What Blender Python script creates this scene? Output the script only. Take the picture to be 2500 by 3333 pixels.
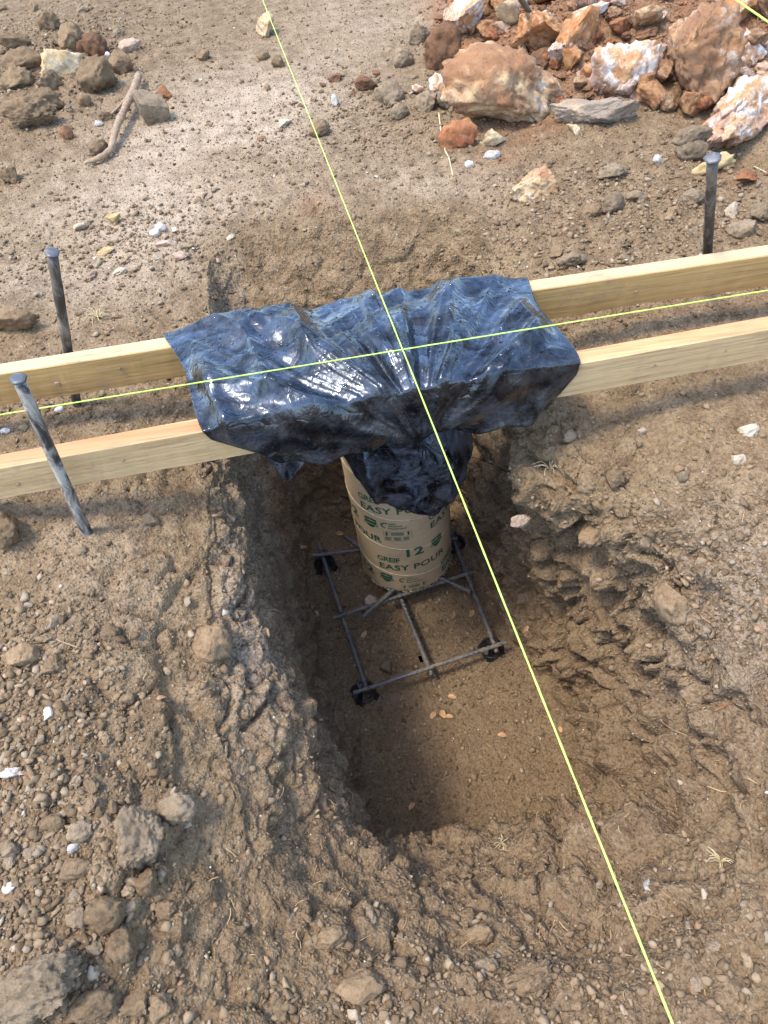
import bpy, bmesh, math, random
import numpy as np
from mathutils import Vector, Matrix

for o in list(bpy.data.objects):
    bpy.data.objects.remove(o, do_unlink=True)
S = bpy.context.scene
COL = S.collection
random.seed(7)
RNG = np.random.default_rng(11)

# ------------------------------------------------------------------ camera
F, CX, CY = 2313.0, 1250.0, 1666.5            # focal length and centre, in photo pixels
PITCH, ROLL, CAMH = math.radians(52), math.radians(8.5), 1.15
FW = np.array([0, math.cos(PITCH), -math.sin(PITCH)])
UP0 = np.cross([1, 0, 0], FW)
RT = np.array([1.0, 0, 0]) * math.cos(ROLL) - UP0 * math.sin(ROLL)
UP = np.cross(RT, FW)
CAM = np.array([0, 0, CAMH])
cam_d = bpy.data.cameras.new('camera')
cam = bpy.data.objects.new('camera', cam_d)
COL.objects.link(cam)
cam.matrix_world = Matrix(((RT[0], UP[0], -FW[0], 0), (RT[1], UP[1], -FW[1], 0), (RT[2], UP[2], -FW[2], CAMH), (0, 0, 0, 1)))
cam_d.sensor_fit = 'HORIZONTAL'
cam_d.sensor_width = 36
cam_d.lens = 36 * F / 2500
cam_d.clip_start = 0.02
cam_d.clip_end = 500
S.camera = cam

# ------------------------------------------------------------------ sky and sun
SUN_DIR = Vector((0.36, 0.06, -0.93)).normalized()      # the way the light travels
SUN_EL = math.asin(-SUN_DIR.z)
SUN_AZ = math.atan2(-SUN_DIR.x, -SUN_DIR.y)             # clockwise from +Y
W = bpy.data.worlds.new('World')
S.world = W
W.use_nodes = True
wn = W.node_tree
sky = wn.nodes.new('ShaderNodeTexSky')
sky.sky_type = 'NISHITA'
sky.sun_disc = False
sky.sun_elevation = SUN_EL
sky.sun_rotation = SUN_AZ
sky.air_density = 1.0
sky.dust_density = 1.6
sky.ozone_density = 1.2
bg = wn.nodes['Background']
bg.inputs['Strength'].default_value = 0.15
wn.links.new(sky.outputs[0], bg.inputs['Color'])
sun_d = bpy.data.lights.new('sun', 'SUN')
sun_d.energy = 0.95
sun_d.angle = math.radians(10.0)
sun_d.color = (1.0, 0.92, 0.80)
sun = bpy.data.objects.new('sun', sun_d)
COL.objects.link(sun)
sun.rotation_euler = SUN_DIR.to_track_quat('-Z', 'Y').to_euler()
S.view_settings.view_transform = 'Standard'
S.view_settings.look = 'None'
S.view_settings.exposure = 1.98
S.view_settings.gamma = 1.0
S.view_settings.use_curve_mapping = False
S.render.engine = 'CYCLES'
S.cycles.use_denoising = True
S.cycles.max_bounces = 5
S.cycles.diffuse_bounces = 4
S.cycles.caustics_reflective = False
S.cycles.caustics_refractive = False
S.cycles.use_adaptive_sampling = True
S.cycles.adaptive_threshold = 0.02

# ------------------------------------------------------------------ helpers
def ray(px, py):
    return RT * (px - CX) / F - UP * (py - CY) / F + FW

def at(px, py, z):
    """Point of the plane at height z seen at a photo pixel."""
    d = ray(px, py)
    return CAM + d * ((z - CAMH) / d[2])

def hash3(ix, iy, iz, seed):
    h = (ix.astype(np.int64) * 374761393 + iy.astype(np.int64) * 668265263 + iz.astype(np.int64) * 2147483647 + seed * 974711) & 0xFFFFFFFF
    h = ((h ^ (h >> 13)) * 1274126177) & 0xFFFFFFFF
    h = ((h ^ (h >> 16)) * 2246822519) & 0xFFFFFFFF
    return (h ^ (h >> 15)) & 0xFFFFFFFF

def noise(p, seed=0):
    """Gradient noise, about -1..1, for an (n,3) array."""
    i = np.floor(p).astype(np.int64)
    f = (p - i).astype(np.float32)
    u = f * f * f * (f * (f * 6 - 15) + 10)
    out = np.zeros(len(p), np.float32)
    for dx in (0, 1):
        wx = u[:, 0] if dx else 1 - u[:, 0]
        for dy in (0, 1):
            wy = u[:, 1] if dy else 1 - u[:, 1]
            for dz in (0, 1):
                wz = u[:, 2] if dz else 1 - u[:, 2]
                h = hash3(i[:, 0] + dx, i[:, 1] + dy, i[:, 2] + dz, seed)
                gx = ((h & 255).astype(np.float32) - 127.5) / 127.5
                gy = (((h >> 8) & 255).astype(np.float32) - 127.5) / 127.5
                gz = (((h >> 16) & 255).astype(np.float32) - 127.5) / 127.5
                out += wx * wy * wz * (gx * (f[:, 0] - dx) + gy * (f[:, 1] - dy) + gz * (f[:, 2] - dz))
    return out * 1.5

def fbm(p, oct=3, seed=0, gain=0.5):
    a, r, t = 1.0, 0, 0
    for k in range(oct):
        r = r + a * noise(p * 2 ** k + 17.3 * k, seed + k)
        t += a
        a *= gain
    return r / t

def billow(p, oct=3, seed=0):
    """Rounded lumps with sharp creases between them, 0..1."""
    a, r, t = 1.0, 0, 0
    for k in range(oct):
        r = r + a * np.minimum(1, np.abs(noise(p * 2.1 ** k + 9.1 * k, seed + k)) * 2.2)
        t += a
        a *= 0.5
    return r / t

def worley(p, seed=0, f2=False):
    """Distance to the nearest cell point and a random value of that cell (and how far the border to the next cell is)."""
    i = np.floor(p).astype(np.int64)
    best = np.full(len(p), 9.0, np.float32)
    sec = np.full(len(p), 9.0, np.float32)
    val = np.zeros(len(p), np.float32)
    for dx in (-1, 0, 1):
        for dy in (-1, 0, 1):
            for dz in (-1, 0, 1):
                c = i + np.array([dx, dy, dz])
                h = hash3(c[:, 0], c[:, 1], c[:, 2], seed)
                q = c + np.stack([(h & 1023), ((h >> 10) & 1023), ((h >> 20) & 1023)], 1) / 1023.0
                d = ((p - q) ** 2).sum(1).astype(np.float32)
                m = d < best
                if f2: sec = np.where(m, best, np.minimum(sec, d))
                best[m] = d[m]
                val[m] = ((h[m] >> 5) & 255) / 255.0
    if f2: return np.sqrt(best), val, np.sqrt(sec) - np.sqrt(best)
    return np.sqrt(best), val

def on(mask, fn, *arrs):
    """Evaluate fn only where mask holds; zero elsewhere."""
    out = np.zeros(len(mask), np.float32)
    if mask.any(): out[mask] = fn(*[x[mask] for x in arrs])
    return out

def sstep(a, b, x):
    t = np.clip((x - a) / (b - a), 0, 1)
    return t * t * (3 - 2 * t)

def link(name, me, mat=None, parent=None, smooth=True):
    o = bpy.data.objects.new(name, me)
    COL.objects.link(o)
    for m in (mat if isinstance(mat, (list, tuple)) else [mat]):
        if m is not None and not (len(me.materials) and m in list(me.materials)):
            me.materials.append(m)
    if smooth:
        me.polygons.foreach_set('use_smooth', np.ones(len(me.polygons), bool))
    if parent is not None:
        o.parent = parent
    return o

def mesh_np(name, V, Fc):
    """Mesh from vertex array and an (n,k) face array (fast)."""
    me = bpy.data.meshes.new(name)
    V = np.asarray(V, np.float32)
    Fc = np.asarray(Fc, np.int32)
    k = Fc.shape[1]
    me.vertices.add(len(V))
    me.vertices.foreach_set('co', V.ravel())
    me.loops.add(Fc.size)
    me.loops.foreach_set('vertex_index', Fc.ravel())
    me.polygons.add(len(Fc))
    me.polygons.foreach_set('loop_start', np.arange(0, Fc.size, k, dtype=np.int32))
    me.polygons.foreach_set('loop_total', np.full(len(Fc), k, np.int32))
    me.update(calc_edges=True)
    return me

def attr(me, name, vals):
    a = me.attributes.new(name, 'FLOAT', 'POINT')
    a.data.foreach_set('value', np.asarray(vals, np.float32))

def cattr(me, name, cols):
    a = me.attributes.new(name, 'FLOAT_COLOR', 'POINT')
    c = np.ones((len(cols), 4), np.float32)
    c[:, :3] = cols
    a.data.foreach_set('color', c.ravel())

def empty(name, loc=(0, 0, 0)):
    o = bpy.data.objects.new(name, None)
    COL.objects.link(o)
    o.location = loc
    o.empty_display_size = 0.05
    return o

def tag(o, label=None, cat=None, group=None, kind=None):
    if label: o['label'] = label
    if cat: o['category'] = cat
    if group: o['group'] = group
    if kind: o['kind'] = kind
    return o

class Nodes:
    def __init__(self, name):
        self.m = bpy.data.materials.new(name)
        self.m.use_nodes = True
        self.t = self.m.node_tree
        self.b = self.t.nodes['Principled BSDF']
    def n(self, typ, **kw):
        nd = self.t.nodes.new('ShaderNode' + typ)
        for k, v in kw.items():
            if k in nd.inputs: nd.inputs[k].default_value = v
            else: setattr(nd, k, v)
        return nd
    def l(self, a, b): self.t.links.new(a, b)
    def coord(self, scale=(1, 1, 1), kind='Object'):
        tc = self.n('TexCoord'); mp = self.n('Mapping')
        mp.inputs['Scale'].default_value = scale
        self.l(tc.outputs[kind], mp.inputs[0])
        return mp.outputs[0]
    def noise(self, vec, scale, detail=4, rough=0.55, dist=0):
        nd = self.n('TexNoise'); nd.inputs['Scale'].default_value = scale
        nd.inputs['Detail'].default_value = detail; nd.inputs['Roughness'].default_value = rough
        nd.inputs['Distortion'].default_value = dist
        if vec is not None: self.l(vec, nd.inputs['Vector'])
        return nd.outputs['Fac']
    def ramp(self, fac, stops):
        nd = self.n('ValToRGB'); e = nd.color_ramp.elements
        while len(e) < len(stops): e.new(0.5)
        for k, (p, c) in enumerate(stops):
            e[k].position = p
            e[k].color = (c if hasattr(c, '__len__') else (c, c, c)) + ((1,) if not hasattr(c, '__len__') or len(c) == 3 else ())
        self.l(fac, nd.inputs[0])
        return nd.outputs[0]
    def mix(self, fac, a, b, blend='MIX'):
        nd = self.n('Mix', data_type='RGBA', blend_type=blend)
        for s, v in ((0, fac), (6, a), (7, b)):
            if hasattr(v, 'links'): self.l(v, nd.inputs[s])
            else: nd.inputs[s].default_value = (tuple(v) + (1,)) if hasattr(v, '__len__') and len(v) == 3 else v
        return nd.outputs[2]
    def math(self, op, a, b=0.0, clamp=False):
        nd = self.n('Math', operation=op, use_clamp=clamp)
        for s, v in ((0, a), (1, b)):
            if hasattr(v, 'links'): self.l(v, nd.inputs[s])
            else: nd.inputs[s].default_value = v
        return nd.outputs[0]
    def attr(self, name, out='Fac'):
        nd = self.n('Attribute', attribute_name=name)
        return nd.outputs[out]
    def col(self, v):
        if hasattr(v, 'links'): self.l(v, self.b.inputs['Base Color'])
        else: self.b.inputs['Base Color'].default_value = tuple(v) + (1,)
    def rough(self, v):
        if hasattr(v, 'links'): self.l(v, self.b.inputs['Roughness'])
        else: self.b.inputs['Roughness'].default_value = v
    def bump(self, h, dist, strength=1.0, prev=None):
        nd = self.n('Bump'); nd.inputs['Distance'].default_value = dist; nd.inputs['Strength'].default_value = strength
        self.l(h, nd.inputs['Height'])
        if prev is not None: self.l(prev, nd.inputs['Normal'])
        self.l(nd.outputs[0], self.b.inputs['Normal'])
        return nd.outputs[0]

# ------------------------------------------------------------------ materials
def mat_ground():
    N = Nodes('soil')
    v = N.coord()
    mid = N.noise(v, 16, 4, 0.65)
    fine = N.noise(v, 130, 3, 0.7)
    vo = N.n('TexVoronoi'); vo.inputs['Scale'].default_value = 66
    N.l(v, vo.inputs['Vector'])
    c = N.ramp(mid, [(0.30, (0.122, 0.079, 0.040)), (0.52, (0.207, 0.142, 0.077)), (0.72, (0.278, 0.201, 0.116))])
    c = N.mix(N.math('MULTIPLY', N.attr('red'), N.ramp(mid, [(0.3, 0.85), (0.62, 0.35)])), c, (0.25, 0.110, 0.050))
    c = N.mix(N.math('MULTIPLY', N.attr('dust'), N.ramp(mid, [(0.28, 0.35), (0.6, 1.0)])), c, (0.43, 0.338, 0.238))
    c = N.mix(N.math('MULTIPLY', N.attr('chalk'), N.ramp(fine, [(0.40, 0.0), (0.62, 0.8)])), c, (0.46, 0.42, 0.38))
    c = N.mix(N.math('MULTIPLY', N.attr('moist_shade'), N.ramp(mid, [(0.25, 1.0), (0.75, 0.6)])), c, (0.178, 0.119, 0.068))  # damp pit soil and the painted shadow on the near bank
    spot = N.ramp(vo.outputs['Distance'], [(0.22, 1.0), (0.36, 0.0)])
    spot = N.math('MULTIPLY', N.math('MULTIPLY', spot, N.attr('spots')), N.ramp(vo.outputs['Color'], [(0.40, 0.0), (0.55, 0.6)]))
    c = N.mix(spot, c, (0.105, 0.066, 0.038))
    c = N.mix(N.ramp(fine, [(0.30, 0.8), (0.48, 0.0)]), c, (0.060, 0.039, 0.022))
    c = N.mix(N.ramp(fine, [(0.57, 0.0), (0.74, 0.6)]), c, (0.39, 0.30, 0.205))
    sp = N.math('MULTIPLY', N.ramp(vo.outputs['Distance'], [(0.09, 1.0), (0.15, 0.0)]), N.ramp(vo.outputs['Color'], [(0.84, 0.0), (0.86, 0.9)]))
    c = N.mix(sp, c, (0.62, 0.56, 0.48))
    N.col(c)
    N.rough(0.93)
    N.b.inputs['Specular IOR Level'].default_value = 0.25
    vc = N.n('TexVoronoi'); vc.inputs['Scale'].default_value = 165
    N.l(v, vc.inputs['Vector'])
    h = N.math('ADD', N.math('MULTIPLY', mid, 0.009), N.math('MULTIPLY', fine, 0.0055))
    h = N.math('ADD', h, N.math('MULTIPLY', vc.outputs['Distance'], -0.0034))
    h = N.math('ADD', h, N.math('MULTIPLY', vo.outputs['Distance'], -0.0030))
    N.bump(h, 1.0, 0.95)
    return N.m

def mat_vcol(name):
    """Loose soil and stones: colour per piece, from its own attribute."""
    N = Nodes(name)
    v = N.coord()
    N.col(N.attr('tint', 'Color'))
    N.rough(0.92)
    N.b.inputs['Specular IOR Level'].default_value = 0.25
    N.bump(N.noise(v, 260, 2, 0.7), 0.002, 0.6)
    return N.m

def mat_clod(name, a, b, speck=(0.5, 0.45, 0.38), amt=0.5):
    N = Nodes(name)
    ge = N.n('NewGeometry')
    w = ge.outputs['Position']
    oi = N.n('ObjectInfo')
    n1 = N.noise(w, 38, 4, 0.65)
    n2 = N.noise(w, 170, 3, 0.7)
    c = N.ramp(n1, [(0.3, a), (0.7, b)])
    c = N.mix(N.ramp(n2, [(0.30, 0.5), (0.46, 0.0)]), c, tuple(x * 0.5 for x in a))
    c = N.mix(N.ramp(n2, [(0.60, 0.0), (0.74, amt)]), c, speck)
    hs = N.n('HueSaturation'); N.l(c, hs.inputs['Color'])
    N.l(N.math('ADD', N.math('MULTIPLY', oi.outputs['Random'], 0.4), 0.68), hs.inputs['Value'])
    N.col(hs.outputs[0])
    N.rough(0.93)
    N.b.inputs['Specular IOR Level'].default_value = 0.22
    N.bump(N.math('ADD', N.math('MULTIPLY', n1, 0.007), N.math('MULTIPLY', n2, 0.0035)), 1.0, 0.8)
    return N.m

def mat_rock(name, base, stain, crust, white, ws=0.5, seed=0.0, cs=0.5):
    """Limestone with iron stain, clinging clay and white fresh faces."""
    N = Nodes(name)
    tc = N.n('TexCoord'); mp = N.n('Mapping')
    mp.inputs['Location'].default_value = (seed, seed * 1.7, seed * 0.3)
    N.l(tc.outputs['Object'], mp.inputs[0])
    v = mp.outputs[0]
    n1 = N.noise(v, 9, 7, 0.65, 0.6)
    n2 = N.noise(v, 24, 6, 0.7, 0.4)
    n3 = N.noise(v, 6, 5, 0.6)
    c = N.ramp(n1, [(0.34, stain), (0.56, base)])
    c = N.mix(N.ramp(n2, [(0.66 - 0.25 * ws, 0.0), (0.80 - 0.25 * ws, 0.92)]), c, white)
    c = N.mix(N.ramp(n3, [(0.62 - 0.3 * cs, 0.0), (0.74 - 0.3 * cs, 0.88)]), c, crust)
    c = N.mix(N.ramp(N.noise(v, 90, 3, 0.7), [(0.30, 0.5), (0.46, 0.0)]), c, tuple(x * 0.45 for x in crust))
    N.col(c)
    N.rough(0.9)
    N.b.inputs['Specular IOR Level'].default_value = 0.25
    b1 = N.bump(n2, 0.012, 0.7)
    N.bump(N.noise(v, 110, 4, 0.7), 0.004, 0.6, b1)
    return N.m

def mat_wood(name, light, dark, scale=1.0):
    N = Nodes(name)
    v = N.coord((0.9, 16, 16))
    n = N.noise(v, 2.4, 5, 0.6, 0.9)
    wv = N.n('TexWave', wave_type='BANDS', bands_direction='Z'); wv.inputs['Scale'].default_value = 1.1
    wv.inputs['Distortion'].default_value = 5; wv.inputs['Detail'].default_value = 3; wv.inputs['Detail Scale'].default_value = 0.6
    N.l(N.coord((1.2, 14, 14)), wv.inputs['Vector'])
    c = N.ramp(n, [(0.32, dark), (0.62, light)])
    c = N.mix(N.ramp(wv.outputs['Fac'], [(0.0, 0.22), (0.35, 0.0)]), c, tuple(x * 0.66 for x in dark))
    c = N.mix(N.ramp(N.noise(N.coord((1, 1, 1)), 14, 5, 0.75), [(0.54, 0.0), (0.74, 0.6)]), c, (0.27, 0.19, 0.12))
    c = N.mix(N.ramp(N.noise(N.coord((2, 60, 60)), 3, 3, 0.6), [(0.32, 0.55), (0.47, 0.0)]), c, tuple(x * 0.5 for x in dark))
    N.col(c)
    N.rough(0.75)
    b = N.bump(N.noise(N.coord((3, 70, 70)), 3, 3, 0.6), 0.0016, 0.6)
    return N.m

def mat_steel(name, dark, mud, lo=0.45, hi=0.62, rough=0.5, metal=0.6):
    N = Nodes(name)
    v = N.coord((1, 1, 0.35))
    n = N.noise(v, 42, 6, 0.75, 0.6)
    g = N.noise(N.coord(), 5, 2)
    m = N.ramp(N.math('ADD', n, N.math('MULTIPLY', N.math('SUBTRACT', g, 0.5), 0.5)), [(lo, 0.0), (hi, 1.0)])
    N.col(N.mix(m, dark, mud))
    N.l(N.ramp(m, [(0, metal), (0.6, 0.0)]), N.b.inputs['Metallic'])
    N.rough(N.ramp(m, [(0, rough), (1, 0.9)]))
    N.bump(n, 0.0015, 0.5)
    return N.m

def mat_plastic():
    N = Nodes('black_plastic_sheeting')
    v = N.coord()
    n = N.noise(v, 13, 6, 0.7, 0.8)
    d2 = N.noise(N.coord((1, 1, 3)), 55, 5, 0.8, 0.5)
    dust = N.math('MULTIPLY', N.ramp(n, [(0.42, 0.0), (0.66, 1.0)]), N.ramp(d2, [(0.35, 0.25), (0.7, 1.0)]))
    dust = N.math('MULTIPLY', dust, N.attr('dusty'))
    sp = N.ramp(N.noise(v, 240, 2, 0.6), [(0.67, 0.0), (0.73, 0.8)])
    dust = N.math('MAXIMUM', dust, N.math('MULTIPLY', sp, N.attr('dusty')))
    N.col(N.mix(dust, (0.0035, 0.004, 0.0055), (0.25, 0.243, 0.235)))
    wet = N.ramp(N.noise(v, 26, 3, 0.6, 0.5), [(0.44, 0.0), (0.52, 1.0)])
    r = N.mix(wet, (0.30, 0.30, 0.30), (0.15, 0.15, 0.15))
    N.rough(N.mix(dust, r, (0.75, 0.75, 0.75)))
    N.b.inputs['IOR'].default_value = 1.5
    sh = N.noise(N.coord((1, 1.7, 1)), 9, 4, 0.65, 1.2)
    N.l(N.ramp(sh, [(0.40, 0.15), (0.64, 1.0)]), N.b.inputs['Coat Weight'])
    N.l(N.ramp(sh, [(0.38, 0.2), (0.60, 0.6)]), N.b.inputs['Specular IOR Level'])
    N.b.inputs['Coat IOR'].default_value = 1.8
    N.l(N.mix(dust, r, (0.6, 0.6, 0.6)), N.b.inputs['Coat Roughness'])
    cr = N.n('TexVoronoi', feature='DISTANCE_TO_EDGE'); cr.inputs['Scale'].default_value = 26
    dv = N.n('Mix', data_type='RGBA'); dv.inputs[0].default_value = 0.12
    N.l(v, dv.inputs[6])
    nn = N.n('TexNoise'); nn.inputs['Scale'].default_value = 12; N.l(v, nn.inputs['Vector'])
    N.l(nn.outputs['Color'], dv.inputs[7]); N.l(dv.outputs[2], cr.inputs['Vector'])
    b0 = N.bump(N.noise(v, 38, 4, 0.6, 1.4), 0.006, 0.08)
    b1 = N.bump(N.math('ABSOLUTE', N.math('SUBTRACT', N.noise(N.coord((1.6, .8, 1)), 22, 3, 0.55, 0.6), 0.5)), 0.020, 0.16, b0)
    N.b.inputs['Coat Tint'].default_value = (0.60, 0.78, 1.0, 1)  # blue tints paint a deeper sky sheen into the film's reflections
    N.b.inputs['Specular Tint'].default_value = (0.55, 0.76, 1.0, 1)
    N.bump(N.ramp(cr.outputs['Distance'], [(0.0, 0.0), (0.12, 1.0)]), 0.0012, 0.35, b1)
    nrm = N.b.inputs['Normal'].links[0].from_socket
    N.l(nrm, N.b.inputs['Coat Normal'])
    return N.m

def mat_plain(name, col, rough=0.6, spec=0.5, metal=0.0, var=0.0, scale=60):
    N = Nodes(name)
    if var:
        n = N.noise(N.coord(), scale, 4, 0.7)
        N.col(N.ramp(n, [(0.3, tuple(x * (1 - var) for x in col)), (0.7, tuple(min(1, x * (1 + var)) for x in col))]))
        N.bump(n, 0.001, 0.4)
    else:
        N.col(col)
    N.rough(rough)
    N.b.inputs['Specular IOR Level'].default_value = spec
    N.b.inputs['Metallic'].default_value = metal
    return N.m

def mat_cardboard():
    N = Nodes('waxed_kraft_board')
    v = N.coord((1, 1, 1))
    n = N.noise(N.coord((6, 6, 60)), 2.5, 5, 0.65)
    c = N.ramp(n, [(0.3, (0.66, 0.475, 0.255)), (0.7, (0.74, 0.545, 0.305))])
    c = N.mix(N.ramp(N.noise(v, 9, 5, 0.7), [(0.52, 0.0), (0.75, 0.5)]), c, (0.38, 0.25, 0.14))
    c = N.mix(N.ramp(N.noise(v, 60, 4, 0.75), [(0.66, 0.0), (0.78, 0.45)]), c, (0.52, 0.43, 0.32))
    N.col(c)
    N.rough(0.48)
    N.bump(n, 0.0008, 0.5)
    return N.m

def mat_water():
    N = Nodes('water')
    N.col((0.9, 0.95, 1.0)); N.rough(0.02)
    N.b.inputs['Transmission Weight'].default_value = 1.0
    N.b.inputs['IOR'].default_value = 1.33
    return N.m

M = dict(
    soil=mat_ground(), grain=mat_vcol('loose_soil'),
    clod=mat_clod('dry_clod', (0.175, 0.116, 0.064), (0.27, 0.188, 0.108), (0.40, 0.31, 0.21), .4),
    clodgrey=mat_clod('grey_clod', (0.185, 0.134, 0.082), (0.285, 0.215, 0.138), (0.46, 0.38, 0.29), .5),
    clodred=mat_clod('red_clod', (0.15, 0.075, 0.04), (0.27, 0.145, 0.075), (0.4, 0.27, 0.17)),
    pale=mat_clod('pale_stone', (0.38, 0.29, 0.19), (0.60, 0.51, 0.38), (0.75, 0.7, 0.6), 0.4),
    yellow=mat_clod('yellow_stone', (0.42, 0.28, 0.12), (0.62, 0.47, 0.25), (0.7, 0.6, 0.42), 0.4),
    white=mat_clod('white_chalk', (0.50, 0.45, 0.38), (0.70, 0.66, 0.60), (0.4, 0.32, 0.23), 0.6),
    rust=mat_clod('rust_stone', (0.26, 0.10, 0.04), (0.45, 0.22, 0.10), (0.55, 0.38, 0.24), 0.5),
    pink=mat_clod('pinkish_stone', (0.33, 0.21, 0.14), (0.50, 0.38, 0.28), (0.7, 0.62, 0.53), 0.6),
    husk=mat_plain('dry_husk', (0.47, 0.28, 0.145), 0.7, 0.3, 0, 0.35, 90),
    needle=mat_plain('dry_needle', (0.46, 0.31, 0.15), 0.7, 0.3, 0, 0.4, 30),
    root=mat_plain('bare_root', (0.30, 0.215, 0.14), 0.85, 0.2, 0, 0.35, 70),
    paleroot=mat_plain('pale_root', (0.50, 0.40, 0.24), 0.8, 0.2, 0, 0.3, 70),
    straw=mat_plain('dry_straw', (0.55, 0.45, 0.25), 0.8, 0.2, 0, 0.35, 50),
    string=mat_plain('yellow_green_line', (0.47, 0.68, 0.13), 0.6, 0.3),
    rebar=mat_steel('rebar_steel', (0.115, 0.118, 0.12), (0.20, 0.16, 0.11), 0.46, 0.66, 0.5, 0.4),
    stake=mat_steel('muddy_steel', (0.05, 0.043, 0.037), (0.23, 0.195, 0.155), 0.46, 0.72, 0.55, 0.3),
    stakepale=mat_steel('mud_streaked_steel', (0.045, 0.041, 0.037), (0.38, 0.35, 0.30), 0.40, 0.58, 0.55, 0.3),
    stakehead=mat_steel('battered_steel', (0.11, 0.115, 0.125), (0.20, 0.175, 0.15), 0.52, 0.70, 0.5, 0.6),
    chair=mat_plain('black_chair_plastic', (0.012, 0.012, 0.013), 0.35, 0.5),
    wire=mat_plain('black_tie_wire', (0.015, 0.014, 0.014), 0.45, 0.5, 0.6),
    sheet=mat_plastic(), board=mat_cardboard(),
    seam=mat_plain('paper_seam', (0.80, 0.66, 0.45), 0.6, 0.4, 0, 0.2, 80),
    ink=mat_plain('green_ink', (0.022, 0.125, 0.068), 0.55, 0.4, 0, 0.35, 160),
    fray=mat_plain('torn_paper', (0.46, 0.34, 0.23), 0.9, 0.2, 0, 0.3, 200),
    wood_front=mat_wood('pale_fir', (0.57, 0.40, 0.205), (0.48, 0.32, 0.15)),
    wood_fronttop=mat_wood('reddish_fir', (0.60, 0.33, 0.15), (0.47, 0.215, 0.085)),
    wood_back=mat_wood('yellow_fir', (0.52, 0.325, 0.12), (0.40, 0.235, 0.078)),
    wood_backtop=mat_wood('weathered_fir', (0.60, 0.435, 0.245), (0.48, 0.33, 0.165)),
    water=mat_water(),
)

# ------------------------------------------------------------------ the ground with the footing pit dug into it
FLOOR = -1.062
RINGS = dict(
    B=[(.36,1.10,-1.05),(.33,1.34,-1.05),(.29,1.50,-1.05),(.25,1.64,-1.06),(0,1.68,-1.06),(-.26,1.66,-1.06),(-.32,1.52,-1.06),(-.31,1.28,-1.06),(-.285,1.09,-1.06),(-.225,.84,-1.06),(-.165,.61,-1.06),(-.09,.505,-1.06),(.10,.48,-1.06),(.29,.50,-1.06),(.43,.58,-1.05),(.44,.84,-1.05)],
    C=[(.45,1.10,-.74),(.42,1.31,-.70),(.34,1.52,-.92),(.30,1.70,-.96),(0,1.74,-.94),(-.30,1.72,-.95),(-.34,1.54,-.92),(-.33,1.28,-.92),(-.305,1.07,-.92),(-.25,.81,-.92),(-.18,.575,-.92),(-.10,.46,-.90),(.10,.445,-.88),(.30,.46,-.87),(.49,.54,-.85),(.53,.81,-.80)],
    D=[(.455,1.08,-.38),(.425,1.27,-.36),(.37,1.53,-.5),(.33,1.75,-.5),(0,1.79,-.48),(-.33,1.77,-.5),(-.35,1.55,-.5),(-.34,1.28,-.5),(-.32,1.05,-.5),(-.275,.79,-.5),(-.205,.54,-.5),(-.125,.405,-.60),(.10,.41,-.63),(.30,.405,-.62),(.54,.47,-.55),(.61,.77,-.46)],
    E=[(.365,1.03,-.14),(.355,1.24,-.12),(.37,1.53,-.10),(.34,1.82,-.16),(0,1.86,-.17),(-.34,1.84,-.14),(-.355,1.57,-.10),(-.36,1.28,-.10),(-.34,1.04,-.13),(-.305,.80,-.17),(-.24,.57,-.25),(-.15,.36,-.38),(.10,.28,-.46),(.31,.27,-.45),(.58,.40,-.33),(.56,.74,-.17)],
    F=[(.46,1.00,-.06),(.43,1.24,-.04),(.42,1.53,-.03),(.38,1.98,-.02),(0,2.06,-.01),(-.38,2.01,-.02),(-.39,1.60,-.02),(-.405,1.27,-.03),(-.385,1.01,-.05),(-.39,.76,-.09),(-.36,.50,-.13),(-.25,.22,-.18),(.10,.06,-.22),(.37,.08,-.21),(.67,.30,-.15),(.68,.68,-.09)],
)
CEN = np.array([0.05, 1.08, FLOOR])

def blob(x, y, px, py, rx, ry, z=0.0):
    """Soft patch on the ground, centred where a photo pixel meets height z; radii in metres."""
    c = at(px, py, z)
    return np.exp(-(((x - c[0]) / rx) ** 2 + ((y - c[1]) / ry) ** 2))

def ground_height(x, y):
    z = -0.10 * sstep(0.9, -0.1, y)
    z = z + 0.30 * sstep(2.15, 3.6, y) * sstep(0.35, 1.3, x)
    z = z + 0.10 * blob(x, y, 120, 230, 0.5, 0.7)
    z = z + 0.05 * blob(x, y, 120, 2700, 0.25, 0.25)
    z = z + 0.05 * blob(x, y, 60, 3240, 0.10, 0.10)
    z = z - 0.26 * np.exp(-((x - 0.98) / 0.16) ** 2 - ((y - 3.45) / 0.22) ** 2)
    z = z - 0.08 * blob(x, y, 2440, 470, 0.12, 0.12)
    z = z + 0.05 * blob(x, y, 20, 1030, 0.15, 0.12) + 0.05 * blob(x, y, 20, 1720, 0.07, 0.10)
    return z

def crom(P, n):
    """Closed Catmull-Rom curve through the control points, n samples."""
    P = np.asarray(P, float)
    k = len(P)
    t = np.linspace(0, k, n, endpoint=False)
    i = np.floor(t).astype(int)
    f = (t - i)[:, None]
    a, b, c, d = P[(i - 1) % k], P[i % k], P[(i + 1) % k], P[(i + 2) % k]
    return 0.5 * (2 * b + (c - a) * f + (2 * a - 5 * b + 4 * c - d) * f ** 2 + (3 * b - a - 3 * c + d) * f ** 3)

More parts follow.
